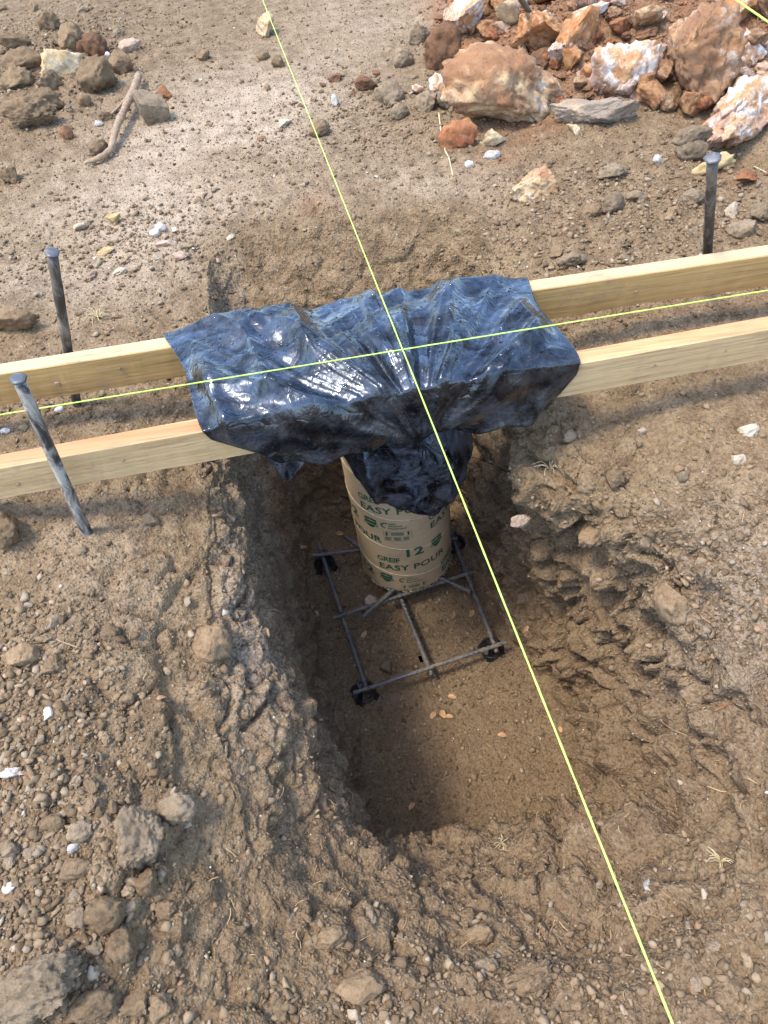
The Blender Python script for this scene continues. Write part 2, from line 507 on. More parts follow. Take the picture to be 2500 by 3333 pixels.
def build_ground():
    NA = 1080
    base = {}
    big = 16 * 400
    fine_ring = crom(RINGS['F'], big)
    seg = np.linalg.norm(np.roll(fine_ring, -1, 0) - fine_ring, axis=1)
    cum = np.concatenate([[0], np.cumsum(seg)])
    pick = np.searchsorted(cum, np.linspace(0, cum[-1], NA, endpoint=False))
    pick = np.clip(pick, 0, big - 1)
    for k, v in RINGS.items():
        base[k] = crom(v, big)[pick]
    rows, zone = [], []
    prev = CEN + (base['B'] - CEN) * 0.02
    prev[:, 2] = FLOOR
    for k, n, zn in (('B', 58, 0), ('C', 42, 1), ('D', 58, 2), ('E', 58, 3), ('F', 46, 4)):
        for t in np.linspace(0, 1, n, endpoint=False):
            rows.append(prev + (base[k] - prev) * t)
            zone.append(zn + t)
        prev = base[k]
    dirv = base['F'][:, :2] - CEN[:2]
    dirv /= np.linalg.norm(dirv, axis=1)[:, None]
    t, dt = 0.0, 0.0055
    while t < 60:
        p = base['F'].copy()
        p[:, :2] += dirv * t
        w = sstep(0.0, 0.30, t)
        p[:, 2] = base['F'][:, 2] * (1 - w) + ground_height(p[:, 0], p[:, 1]) * w
        rows.append(p)
        zone.append(5 + t)
        dt = 0.0055 + 0.0085 * t if t < 3.4 else dt * 1.35
        t += dt
    P = np.stack(rows)                       # rings x angles x 3
    NR = len(P)
    zone = np.repeat(np.array(zone)[:, None], NA, 1).ravel()

    def normals(P):
        du = np.roll(P, -1, 1) - np.roll(P, 1, 1)
        dv = np.gradient(P, axis=0)
        n = np.cross(dv, du)
        n /= np.linalg.norm(n, axis=2)[:, :, None] + 1e-12
        return n
    n0 = normals(P)
    if n0[NR // 2, 0, 2] < 0 or n0[-1, :, 2].mean() < 0: n0 = -n0
    p = P.reshape(-1, 3).copy()
    n0 = n0.reshape(-1, 3)
    near = zone < 9
    wall = sstep(0.9, 1.3, zone) * sstep(5.15, 4.5, zone)
    rim = sstep(3.3, 4.2, zone) * sstep(5.45, 5.1, zone)
    outside = sstep(5.0, 5.15, zone)
    x, y = p[:, 0], p[:, 1]
    rightside = sstep(0.15, 0.35, x)
    nearbank = sstep(0.62, 0.40, y) * sstep(-0.30, -0.1, x) * sstep(5.6, 5.2, zone)
    q = p[near]
    wl, rm, ot, rs = wall[near], rim[near], outside[near], rightside[near]
    d = 0.034 * fbm(q * 6.0, 2, 1) * wl + 0.012 * fbm(q * 3.0, 2, 2)
    act = (wl > .01) | (rm > .01)
    def chunks(q):
        w1, v1, e1 = worley(q * np.array([9, 9, 13]) + 0.35 * noise(q * 14, 5)[:, None], 3, True)
        return (0.020 * (0.55 - w1) + 0.034 * (v1 - 0.4)) * sstep(0, .22, e1) - 0.010 * sstep(.10, 0, e1)
    d += on(act, chunks, q) * np.maximum(wl * 0.9, rm * 0.7)
    def blocks(q):
        w5, v5, e5 = worley(q * np.array([5.0, 5.0, 7.5]) + 0.5 * fbm(q * 11, 2, 19)[:, None], 23, True)
        return 0.100 * (v5 - 0.4) * sstep(0, .26, e5) - 0.018 * sstep(.08, 0, e5)
    d += on(act, blocks, q) * wl * (0.22 + 0.78 * rs) * sstep(4.8, 4.0, zone[near])
    d += on(act, lambda q: 0.012 * (billow(q * 15, 3, 8) - 0.45) + 0.016 * fbm(q * 22, 3, 25, .6), q) * np.maximum(wl, rm * .8)
    w2, v2 = worley(q * 34 + 0.3 * noise(q * 40, 6)[:, None], 7)
    rough = np.clip(0.35 + 0.9 * fbm(q * 2.3, 2, 12) , 0.05, 1.0)
    d += (0.005 * (0.5 - w2) + 0.008 * (v2 - 0.5)) * rough
    w4, v4 = worley(q * 75 + 0.3 * noise(q * 60, 16)[:, None], 17)
    d += 0.0042 * (v4 - 0.5) * np.clip(rough + .25, 0.3, 1)
    d += 0.004 * noise(q * 95, 21)
    # broken shelves along the right side and both rims: steps that follow tilted layers
    lay = (q[:, 2] * 8 + q[:, 1] * 2.2 - q[:, 0] * 3.0) + 1.4 * fbm(q * 5, 2, 31)
    fr = lay - np.floor(lay)
    fr = np.where(fr < .86, (fr / .86) ** 1.7, sstep(1.0, .86, fr))
    d += 0.034 * (fr - 0.35) * wl * (0.16 + 0.84 * rs)
    # soft soil: cracks
    crack = np.abs(noise(q * 7 + 0.5 * noise(q * 16, 41)[:, None], 40))
    d -= 0.010 * sstep(0.04, 0.0, crack) * np.maximum(rm, 0.5 * wl)
    # dense clumps outside: top-left heap, gravel bank, spoil at top right
    lump = (blob(q[:, 0], q[:, 1], 150, 250, .45, .5) + blob(q[:, 0], q[:, 1], 200, 2700, .20, .28) + 0.9 * sstep(2.2, 2.6, q[:, 1]) * sstep(0.5, 0.8, q[:, 0])
            + 0.7 * blob(q[:, 0], q[:, 1], 2100, 700, .45, .35) + 0.7 * blob(q[:, 0], q[:, 1], 1300, 3250, .3, .08) + 0.6 * blob(q[:, 0], q[:, 1], 40, 1050, .12, .2))
    lump = np.clip(lump, 0, 1) * ot
    def lumps(q):
        w3, v3, e3 = worley(q * 17 + 0.25 * noise(q * 20, 61)[:, None], 9, True)
        return (0.020 * (0.5 - w3) + 0.030 * (v3 - .4)) * sstep(0, .25, e3)
    d += on(lump > .02, lumps, q) * lump
    d *= 1 - .5 * sstep(1.55, 1.75, q[:, 1]) * np.maximum(wl, rm)          # the cut behind the boards was scraped smooth
    D = np.zeros(len(p), np.float32)
    D[near] = d
    p = p + n0 * D[:, None]
    # overhang of the rim: push the upper wall out a little over the hollow below
    V = p
    idx = np.arange(NR * NA).reshape(NR, NA)
    a = idx[:-1]
    b = idx[1:]
    Fc = np.stack([a, b, np.roll(b, -1, 1), np.roll(a, -1, 1)], -1).reshape(-1, 4)
    e1, e2 = V[Fc[0, 1]] - V[Fc[0, 0]], V[Fc[0, 3]] - V[Fc[0, 0]]
    if np.cross(e1, e2)[2] < 0: Fc = Fc[:, ::-1]
    cap = len(V)
    me = mesh_np('ground', V, Fc)
    x, y, z = V[:, 0], V[:, 1], V[:, 2]
    dust = (0.95 * blob(x, y, 620, 480, .42, .55) + 0.75 * blob(x, y, 330, 800, .35, .30) + 0.6 * blob(x, y, 900, 300, .3, .3) + 0.45 * blob(x, y, 1400, 620, .25, .2)
            + 0.5 * blob(x, y, 1150, 60, .35, .6) + 0.35 * blob(x, y, 260, 1750, .12, .1) + 0.35 * blob(x, y, 400, 1950, .12, .1)) * outside
    dust = np.clip(dust * (0.9 + 0.8 * fbm(V * 3, 2, 71)), 0, 0.9)
    red = (1.0 * sstep(2.30, 2.60, y + 0.14 * noise(V * 4, 73)) * sstep(0.42, 0.60, x + 0.1 * noise(V * 4, 74)) + 0.7 * blob(x, y, 1030, 655, .05, .05) + 0.55 * blob(x, y, 1640, 510, .10, .06)
           + 0.35 * blob(x, y, 2380, 960, .25, .05) + 0.4 * blob(x, y, 2420, 560, .15, .1))
    red = np.clip(red, 0, 1)
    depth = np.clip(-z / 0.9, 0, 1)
    moist_shade = np.clip(0.72 * sstep(0.25, 1.0, depth) + 0.28 * nearbank + 0.26 * sstep(1.05, .35, y), 0, 0.85)  # damp in the pit; photographer's shadow painted on the near bank, foreground toned darker
    spots = np.clip(nearbank + sstep(0.30, 0.5, x) * sstep(1.35, 1.0, y) * sstep(5.5, 5.0, zone) * sstep(-0.95, -0.5, z), 0, 1)
    chalk = np.clip(sstep(-0.22, -0.28, x) * sstep(-0.38, -0.44, -(-x)) * 0 + 0.5 * np.exp(-((x + .29) / .06) ** 2 - ((y - .72) / .16) ** 2 - ((z + .16) / .13) ** 2)
                    + 0.4 * np.exp(-((x - .66) / .12) ** 2 - ((y - .62) / .2) ** 2) + 0.25 * sstep(-0.3, -0.34, x) * wall, 0, 1)
    for k, v in (('dust', dust), ('red', red), ('moist_shade', moist_shade), ('spots', spots), ('chalk', chalk)):
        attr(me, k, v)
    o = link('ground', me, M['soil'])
    tag(o, kind='structure')
    return o, V, Fc, zone, dict(red=red, dust=dust, moist_shade=moist_shade, lump=None)

GROUND, GV, GF, GZONE, GA = build_ground()
bpy.context.view_layer.update()

def hit(px, py):
    """Where the view ray of a photo pixel meets the ground: point, normal, distance along the axis."""
    d = ray(px, py)
    ok, loc, nor, _ = GROUND.ray_cast(Vector(CAM), Vector(d).normalized())
    if not ok:
        p = at(px, py, 0); return Vector(p), Vector((0, 0, 1)), float((p - CAM) @ FW)
    if nor.z < 0: nor = -nor
    return loc, nor, float((np.array(loc) - CAM) @ FW)

# ------------------------------------------------------------------ loose grains: far too many to count
def ico(level):
    bm = bmesh.new()
    bmesh.ops.create_icosphere(bm, subdivisions=level, radius=1.0)
    V = np.array([v.co[:] for v in bm.verts], np.float32)
    Fc = np.array([[v.index for v in f.verts] for f in bm.faces], np.int32)
    bm.free()
    return V, Fc

def octa():
    V = np.array([(1, 0, 0), (-1, 0, 0), (0, 1, 0), (0, -1, 0), (0, 0, 1), (0, 0, -1)], np.float32)
    Fc = np.array([(0, 2, 4), (2, 1, 4), (1, 3, 4), (3, 0, 4), (2, 0, 5), (1, 2, 5), (3, 1, 5), (0, 3, 5)], np.int32)
    return V, Fc

def rot_random(n):
    q = RNG.normal(size=(n, 4)); q /= np.linalg.norm(q, axis=1)[:, None]
    w, x, y, z = q.T
    return np.stack([1-2*(y*y+z*z), 2*(x*y-z*w), 2*(x*z+y*w), 2*(x*y+z*w), 1-2*(x*x+z*z), 2*(y*z-x*w), 2*(x*z-y*w), 2*(y*z+x*w), 1-2*(x*x+y*y)], 1).reshape(n, 3, 3)

def grain_cols(n, pos, redf):
    base = np.array([[.17, .115, .064], [.225, .157, .092], [.28, .202, .122], [.33, .255, .170]])[RNG.choice(4, n, p=[.3, .36, .26, .08])]
    r = RNG.random(n)
    base[r > .975] = (.38, .30, .21)
    base[r > .997] = (.60, .55, .47)
    base[(r < .03)] = (.32, .20, .115)
    w = (np.clip(redf, 0, 1) * .8)[:, None]
    base = base * (1 - w) + np.array([.29, .14, .07]) * w
    return base * RNG.uniform(.68, 1.08, (n, 1))

def scatter(name, n, rmin, rmax, shape, weight, label, power=2.2, sink=0.25):
    c = GV[GF].mean(1)
    a = np.linalg.norm(np.cross(GV[GF[:, 2]] - GV[GF[:, 0]], GV[GF[:, 3]] - GV[GF[:, 1]]), axis=1) * 0.5
    w = a * weight(c, GZONE[GF[:, 0]])
    cum = np.cumsum(w); cum /= cum[-1]
    f = np.searchsorted(cum, RNG.random(n))
    uv = RNG.random((n, 2))
    q = GV[GF[f]]
    pos = (q[:, 0] * (1 - uv[:, :1]) + q[:, 1] * uv[:, :1]) * (1 - uv[:, 1:]) + (q[:, 3] * (1 - uv[:, :1]) + q[:, 2] * uv[:, :1]) * uv[:, 1:]
    nor = np.cross(q[:, 2] - q[:, 0], q[:, 3] - q[:, 1]); nor /= np.linalg.norm(nor, axis=1)[:, None] + 1e-9
    nor[nor[:, 2] < 0] *= -1
    r = rmin + (rmax - rmin) * RNG.random(n) ** power
    T, TF = shape
    jit = 1 + RNG.uniform(-.22, .22, (n, len(T), 1))
    sc = r[:, None, None] * RNG.uniform(.55, 1.3, (n, 1, 3))
    P = T[None] * jit
    for k in range(6):
        m = RNG.normal(size=(n, 3)); m /= np.linalg.norm(m, axis=1)[:, None]
        ov = np.einsum('nij,nj->ni', P, m) - RNG.uniform(.28, .72, (n, 1))
        P = P - np.maximum(ov, 0)[:, :, None] * m[:, None, :]
    P = P * sc * 1.45 * RNG.uniform(.76, 1.16, (n, len(T), 1))
    P = np.einsum('nij,nkj->nki', rot_random(n), P)
    P[:, :, 2] *= 0.8
    P += (pos + nor * (r * (1 - 2 * sink))[:, None] * .8)[:, None, :]
    Fa = (TF[None] + (np.arange(n) * len(T))[:, None, None]).reshape(-1, 3)
    me = mesh_np(name, P.reshape(-1, 3), Fa)
    colr = grain_cols(n, pos, GA['red'][GF[f, 0]])
    dk = (1 - .12 * GA['moist_shade'][GF[f, 0]])[:, None]
    pale = colr.mean(1) > .4
    dk[pale] = 1
    cattr(me, 'tint', np.repeat(colr * dk, len(T), 0))
    o = link(name, me, M['grain'], smooth=False)
    tag(o, label, 'soil', kind='stuff')
    return o

def in_view(c):
    v = c - CAM
    z = v @ FW
    px, py = F * (v @ RT) / z + CX, CY - F * (v @ UP) / z
    return ((z > .1) & (px > -250) & (px < 2750) & (py > -200) & (py < 3550)).astype(float) / np.clip(z, .6, 4) ** 0.9

def gravel_w(c):
    x, y = c[:, 0], c[:, 1]
    return (1.0 * blob(x, y, 150, 2600, .16, .22, -.1) + .8 * blob(x, y, 60, 2150, .10, .14) + .8 * blob(x, y, 100, 3150, .14, .12) + .5 * blob(x, y, 150, 250, .45, .5) + .6 * blob(x, y, 2100, 700, .45, .3)
            + .45 * blob(x, y, 2350, 1750, .12, .14) + .4 * blob(x, y, 1900, 3150, .3, .1, -.2) + .4 * blob(x, y, 1150, 3250, .2, .06, -.1) + .4 * blob(x, y, 1200, 400, .4, .3)
            + .5 * blob(x, y, 400, 780, .3, .2) + .5 * blob(x, y, 60, 1350, .14, .06) + .55 * sstep(2.3, 2.8, y) * sstep(.4, .7, x))

scatter('soil_grains', 72000, .0011, .0042, octa(), lambda c, z: in_view(c) * (.35 + gravel_w(c) + .6 * sstep(1, .8, z)) * (GF.shape[0] > 0), 'fine crumbs of dry soil strewn over the ground and pit')
scatter('soil_crumbs', 19000, .0025, .0085, ico(1), lambda c, z: in_view(c) * (.13 + 1.9 * gravel_w(c) + .55 * sstep(1, .8, z)) * (1 - .8 * sstep(1.0, 1.6, z) * sstep(3.8, 3.2, z)), 'small crumbs and pebbles of soil strewn over the ground')
scatter('small_clods', 1300, .0045, .0095, ico(2), lambda c, z: in_view(c) * (.02 + 1.0 * gravel_w(c)) * sstep(4.2, 5.0, z), 'small soil clods heaped in the gravelly patches', 1.8, .3)

# ------------------------------------------------------------------ generic builders
def frames(pts):
    """Tangent and two normals along a polyline."""
    P = np.asarray(pts, float)
    T = np.gradient(P, axis=0)
    T /= np.linalg.norm(T, axis=1)[:, None] + 1e-12
    ref = np.array([0, 0, 1.0]) if abs(T[0][2]) < 0.9 else np.array([1.0, 0, 0])
    A = np.zeros_like(P)
    a = np.cross(T[0], ref)
    for k in range(len(P)):
        a = a - T[k] * (a @ T[k])
        a /= np.linalg.norm(a) + 1e-12
        A[k] = a
    return P, T, A, np.cross(T, A)

def tube_mesh(name, pts, rad, seg=8, cap=True):
    P, T, A, B = frames(pts)
    n = len(P)
    rad = np.broadcast_to(np.asarray(rad, float), (n,) if np.ndim(rad) < 2 else np.shape(rad))
    th = np.linspace(0, 2 * math.pi, seg, endpoint=False)
    r = rad[:, None] if rad.ndim == 1 else rad
    V = P[:, None, :] + r[:, :, None] * (np.cos(th)[None, :, None] * A[:, None, :] + np.sin(th)[None, :, None] * B[:, None, :])
    idx = np.arange(n * seg).reshape(n, seg)
    a, b = idx[:-1], idx[1:]
    Fc = np.stack([a, np.roll(a, -1, 1), np.roll(b, -1, 1), b], -1).reshape(-1, 4).tolist()
    if cap:
        Fc += [idx[0][::-1].tolist(), idx[-1].tolist()]
    me = bpy.data.meshes.new(name)
    me.from_pydata(V.reshape(-1, 3).tolist(), [], Fc)
    me.update()
    return me

def spline(ctrl, n):
    """Open Catmull-Rom through control points."""
    P = np.asarray(ctrl, float)
    P = np.vstack([2 * P[0] - P[1], P, 2 * P[-1] - P[-2]])
    k = len(P) - 3
    t = np.linspace(0, k - 1e-6, n)
    i = np.floor(t).astype(int)
    f = (t - i)[:, None]
    a, b, c, d = P[i], P[i + 1], P[i + 2], P[i + 3]
    return 0.5 * (2 * b + (c - a) * f + (2 * a - 5 * b + 4 * c - d) * f ** 2 + (3 * b - a - 3 * c + d) * f ** 3)

def bm_obj(name, bm, mat, parent=None, smooth=False):
    me = bpy.data.meshes.new(name)
    bm.to_mesh(me)
    bm.free()
    return link(name, me, mat, parent, smooth)

# ------------------------------------------------------------------ the two boards
def edge_y(b, x):            # front top edge of a board in plan
    return 1.037 + 0.049 * x if b == 0 else 1.303 + 0.0105 * x
BT, BH, BW = 0.18, 0.086, 0.040       # top height, board height, board thickness

def board(b, name, label, face, top, x0, x1, seed):
    n = 150
    xs = np.linspace(x0, x1, n)
    rows = []
    prof = [(0.002, 0.0), (BW - .002, 0.0), (BW, -.002), (BW, -BH), (BW - .002, -BH - .001), (.002, -BH), (0, -BH + .002), (0, -.002)]
    r = np.random.default_rng(seed)
    for i, x in enumerate(xs):
        q = np.array([[x * 9, seed * 3.1, 0.5]])
        low = 0.006 * float(noise(q, seed)[0]) + 0.003 * float(noise(q * 5, seed + 1)[0])
        wane = 0.010 * max(0, float(noise(q * 0.35 + 4, seed + 2)[0])) * (1 if b == 1 else .3)
        sag = 0.004 * math.sin(x * 2.1 + seed)
        for (dy, dz) in prof:
            k = 0.0
            if dz < -0.05:
                k = low * .35 + wane * (1 if dy < .01 else .2)
            rows.append((x, edge_y(b, x) + dy + sag * .5 + (0.0006 * r.normal() if dz < -.05 else 0), BT + dz + k + sag * 0.4))
    m = len(prof)
    Fc, mi = [], []
    for i in range(n - 1):
        for k in range(m):
            k2 = (k + 1) % m
            Fc.append((i * m + k, i * m + k2, (i + 1) * m + k2, (i + 1) * m + k))
            mi.append(1 if k in (0,) else 0)
    Fc += [tuple(range(m))[::-1], tuple(range((n - 1) * m, n * m))]
    mi += [0, 0]
    me = bpy.data.meshes.new(name)
    me.from_pydata(rows, [], Fc)
    me.update()
    bm = bmesh.new(); bm.from_mesh(me); bmesh.ops.recalc_face_normals(bm, faces=bm.faces); bm.to_mesh(me); bm.free()
    o = link(name, me, [face, top], smooth=False)
    me.polygons.foreach_set('material_index', np.array(mi, np.int32))
    tag(o, label, 'board', 'batter boards across the pit')
    return o

front_board = board(0, 'wooden_board', 'pale lumber board with reddish top edge, nearer of the two under the plastic', M['wood_front'], M['wood_fronttop'], -1.5, 1.7, 3)
back_board = board(1, 'wooden_board', 'yellowish rough lumber board, farther of the two under the plastic', M['wood_back'], M['wood_backtop'], -1.6, 1.8, 8)
def knot(parent, px, py, b, r):
    d = ray(px, py)
    # meets the front face of the board
    k = .049 if b == 0 else .0105
    y0 = 1.037 if b == 0 else 1.303
    t = (y0) / (d[1] - k * d[0])
    p = CAM + d * t
    bm = bmesh.new()
    bmesh.ops.create_cone(bm, cap_ends=True, segments=14, radius1=r, radius2=r * .85, depth=.003)
    bmesh.ops.rotate(bm, verts=bm.verts, matrix=Matrix.Rotation(math.pi / 2, 3, 'X'))
    bmesh.ops.translate(bm, verts=bm.verts, vec=(p[0], p[1] - .0006, p[2]))
    bm_obj('knot', bm, M['root'], parent)
knot(back_board, 187, 1250, 1, .006)
knot(front_board, 58, 1578, 0, .004)
knot(front_board, 400, 1500, 0, .003)
knot(front_board, 2130, 1190, 0, .005)
knot(front_board, 2360, 1140, 0, .003)
knot(back_board, 2070, 950, 1, .004)
knot(back_board, 390, 1200, 1, .003)

# ------------------------------------------------------------------ steel stakes
def stake(label, bpx, hpx, zh, mat='stake'):
    p, n, _ = hit(*bpx)
    b = np.array(p)
    h = at(hpx[0], hpx[1], zh)
    ax = h - b
    L = np.linalg.norm(ax)
    ax /= L
    root = empty('steel_stake', b)
    tag(root, label, 'stake', 'steel stakes beside the boards')
    prof = [(-.16, .001), (-.12, .008), (-.10, .0108)] + [(t, .0108 + .0004 * math.sin(t * 61)) for t in np.linspace(-.08, L - .014, 30)]
    pts = [ax * t for t, _ in prof]
    o = link('shaft', tube_mesh('shaft', pts, [r for _, r in prof], 16), M[mat], root)
    o.location = (0, 0, 0)
    hp = [(L - .0075, .0108), (L - .0055, .0138), (L - .003, .0150), (L - .001, .0146), (L + .0006, .011), (L + .0010, .006), (L + .0011, .001)]
    P, T, A, B = frames([ax * t for t, _ in hp])
    rr = np.array([[r * (1 + .10 * math.sin(a * 2 + 1) * (r > .014) + .06 * math.sin(a * 5)) for a in np.linspace(0, 2 * math.pi, 18, endpoint=False)] for _, r in hp])
    link('head', tube_mesh('head', [ax * t for t, _ in hp], rr, 18), M['stakehead'], root)
    return root
stake('mud-streaked steel stake leaning in front of the nearer board', (285, 1738), (57, 1228), .40, 'stakepale')
stake('dark steel stake behind the farther board, at the left', (250, 1315), (168, 818), .42)
stake('dark scratched steel stake behind the farther board, below the boulders', (2297, 935), (2320, 512), .42)

# ------------------------------------------------------------------ cardboard form tube with its print
TB = np.array([0.0583, 1.455, -0.97])
TA = np.array([-0.003, 0.0, 1.0]); TA /= np.linalg.norm(TA)
TX = np.cross([0, 1, 0], TA); TX /= np.linalg.norm(TX)
TY = np.cross(TA, TX)
TR = 0.161
def on_tube(th, h, r=TR):
    """Point on the tube: angle in radians from the side facing the camera, height above its foot."""
    return TB + TA * h + TX * (r * math.sin(th)) - TY * (r * math.cos(th))

def seam_h(th, k):           # spiral wind of the paper strip
    return 0.10 + 0.154 * k - 0.154 * (th / (2 * math.pi))

def build_tube():
    root = empty('form_tube', TB)
    tag(root, 'brown cardboard form tube with green print standing on the rebar mat', 'form tube')
    nth, nh = 128, 190
    h0, h1 = 0.0, 0.80
    V = []
    for j in range(nh):
        h = h0 + (h1 - h0) * j / (nh - 1)
        for i in range(nth):
            th = 2 * math.pi * i / nth - math.pi
            k = (h - 0.10 + 0.154 * th / (2 * math.pi)) / 0.154
            d = abs(k - round(k)) * 0.154
            r = TR - 0.0011 * math.exp(-(d / .0018) ** 2) + (0.0009 if (k - math.floor(k)) * .154 < .006 else 0)
            if j == 0: r -= .004
            V.append(on_tube(th, h, r) - TB)
    Fc = [(j * nth + i, j * nth + (i + 1) % nth, (j + 1) * nth + (i + 1) % nth, (j + 1) * nth + i) for j in range(nh - 1) for i in range(nth)]
    me = bpy.data.meshes.new('wall')
    me.from_pydata([tuple(v) for v in V], [], Fc)
    me.update()
    wall = link('wall', me, M['board'], root)
    so = wall.modifiers.new('thickness', 'SOLIDIFY'); so.thickness = 0.005; so.offset = -1
    hel = []
    for th in np.linspace(-5 * math.pi, 9 * math.pi, 700):
        h = seam_h(th, 0) + .308
        if .004 < h < .79: hel.append(on_tube(th, h, TR + .0004) - TB)
    link('spiral_seam', tube_mesh('spiral_seam', hel, .0011, 5), M['seam'], root)
    # torn fibres round the foot
    bm = bmesh.new()
    r = random.Random(4)
    for k in range(420):
        th = r.uniform(-math.pi, math.pi)
        w = r.uniform(.0012, .0035); l = r.uniform(.002, .008)
        rr = TR + r.uniform(-.003, .0015)
        a = on_tube(th - w / TR, .003, rr) - TB; b = on_tube(th + w / TR, .003, rr) - TB
        c = on_tube(th + r.uniform(-.02, .02), .003 - l, rr + r.uniform(0, .005)) - TB
        c2 = on_tube(th + r.uniform(-.02, .02), .003 - l * .6, rr + r.uniform(0.001, .006)) - TB
        vs = [bm.verts.new(tuple(q)) for q in (a, b, c, c2)]
        bm.faces.new(vs[:3]); bm.faces.new((vs[0], vs[2], vs[3]))
    bm_obj('frayed_edge', bm, M['fray'], root)
    return root, wall

TUBE, TUBE_WALL = build_tube()
SLOPE = math.tan(math.radians(1.5))

def wrap(bm, th0, h0):
    """Bend a flat print (metres, x along the print, y up) round the tube from an anchor."""
    for _ in range(6):
        es = [e for e in bm.edges if e.calc_length() > .011]
        if not es: break
        bmesh.ops.subdivide_edges(bm, edges=es, cuts=1)
        bmesh.ops.triangulate(bm, faces=bm.faces)
    kill = []
    for v in bm.verts:
        x, y = v.co.x, v.co.y
        hh = h0 + y + x * SLOPE
        if hh < .003: kill.append(v)
        v.co = Vector(on_tube(th0 + x / TR, hh, TR + .0013) - TB)
    if kill: bmesh.ops.delete(bm, geom=kill, context='VERTS')

def text_bm(body, width=None, height=None, offset=0.0, spacing=1.0):
    cu = bpy.data.curves.new('t', 'FONT')
    cu.body = body
    cu.offset = offset
    cu.space_character = spacing
    cu.resolution_u = 3
    ob = bpy.data.objects.new('t', cu)
    COL.objects.link(ob)
    dg = bpy.context.evaluated_depsgraph_get()
    me = bpy.data.meshes.new_from_object(ob.evaluated_get(dg))
    bpy.data.objects.remove(ob)
    bm = bmesh.new(); bm.from_mesh(me)
    bpy.data.meshes.remove(me)
    xs = [v.co.x for v in bm.verts]; ys = [v.co.y for v in bm.verts]
    sx = width / (max(xs) - min(xs)) if width else 1
    sy = height / (max(ys) - min(ys)) if height else sx
    if not width: sx = sy
    x0, y0 = min(xs), min(ys)
    for v in bm.verts: v.co = Vector(((v.co.x - x0) * sx, (v.co.y - y0) * sy, 0))
    bmesh.ops.triangulate(bm, faces=bm.faces)
    return bm

def shift(bm, dx, dy):
    for v in bm.verts: v.co.x += dx; v.co.y += dy
    return bm

def poly(bm, pts):
    bm.faces.new([bm.verts.new((x, y, 0)) for x, y in pts])

def print_part(name, bm, th_deg, h):
    wrap(bm, math.radians(th_deg), h)
    bm_obj(name, bm, M['ink'], TUBE)

def shield_bm():
    bm = bmesh.new()
    # shield outline in strips so two pale bars stay open
    poly(bm, [(0, .046), (.020, .050), (.020, .040), (0, .036)])
    poly(bm, [(.022, .050), (.044, .046), (.044, .036), (.022, .040)])
    poly(bm, [(0, .034), (.044, .034), (.044, .024), (.042, .021), (.002, .021), (0, .024)])
    poly(bm, [(.003, .018), (.041, .018), (.034, .007), (.022, 0), (.010, .007)])
    poly(bm, [(-.004, .020), (-.001, .020), (.003, .010), (-.003, .013)])
    poly(bm, [(.045, .020), (.048, .020), (.047, .013), (.041, .010)])
    return bm

def sunburst(bm, cx, cy, s):
    for k in range(11):
        a = math.radians(60 + k * 20)
        c, sn = math.cos(a), math.sin(a)
        r0, r1, w = s * .55, s, s * .085
        poly(bm, [(cx + c * r0 - sn * w, cy + sn * r0 + c * w), (cx + c * r0 + sn * w, cy + sn * r0 - c * w), (cx + c * r1 + sn * w, cy + sn * r1 - c * w), (cx + c * r1 - sn * w, cy + sn * r1 + c * w)])

def box_bm():
    bm = bmesh.new()
    w, h, t = .088, .050, .0008
    for q in ([(0, 0), (w, 0), (w, t), (0, t)], [(0, h - t), (w, h - t), (w, h), (0, h)], [(0, t), (t, t), (t, h - t), (0, h - t)], [(w - t, t), (w, t), (w, h - t), (w - t, h - t)]):
        poly(bm, q)
    for ax in (.010, .078):
        poly(bm, [(ax - .0025, .029), (ax + .0025, .029), (ax + .0025, .041), (ax - .0025, .041)])
        poly(bm, [(ax - .0055, .040), (ax + .0055, .040), (ax, .047)])
        poly(bm, [(ax - .0045, .0265), (ax + .0045, .0265), (ax + .0045, .028), (ax - .0045, .028)])
    r = random.Random(3)
    for k in range(4):
        y = .043 - k * .0042
        poly(bm, [(.022 + r.uniform(0, .004), y), (.066 - r.uniform(0, .004), y), (.066 - .002, y + .0018), (.024, y + .0018)])
    for k in range(5):
        y = .0185 - k * .0036
        for x0, x1 in ((.004, .027), (.032, .056), (.061, .084)):
            xx = x1 - r.uniform(0, .007)
            poly(bm, [(x0, y), (xx, y), (xx, y + .0016), (x0, y + .0016)])
    return bm

def join(*bms):
    out = bms[0]
    for b in bms[1:]:
        me = bpy.data.meshes.new('j'); b.to_mesh(me); b.free(); out.from_mesh(me); bpy.data.meshes.remove(me)
    return out

def block(th, h, tail=True):
    """GREIF / EASY POUR 12 with the shield, from its left end."""
    print_part('brand_lettering', text_bm('GREIF', .078, .027, .02, 0.92), th, h + .046)
    print_part('product_lettering', text_bm('EASY POUR', .239, .031, .02, 1.05), th + 1.5, h)
    d = math.degrees(.102 / TR)
    print_part('size_number', text_bm('12', .058, .043, .035, 1.1), th + d, h + .079)
    print_part('shield_emblem', shield_bm(), th + math.degrees(.190 / TR), h + .074)

def recycled(th, h):
    bm = bmesh.new()
    sunburst(bm, .014, .018, .015)
    bm = join(bm, shift(text_bm('100%', .024, .0085, .01), .026, .023), shift(text_bm('Recycled', .040, .010, .01), .026, .011), shift(text_bm('Paperboard', .056, .0105, .01), .024, -.002))
    print_part('recycling_mark', bm, th, h)
    print_part('handling_box', box_bm(), th + 2.0, h - .062)

block(-38.5, .133)
block(-50.6, .437)
block(-115, .278)
block(28, .318)
block(42, .026)
block(-106, -.024)
recycled(-27, .365)
recycled(-15, .055)
recycled(-38, .665)

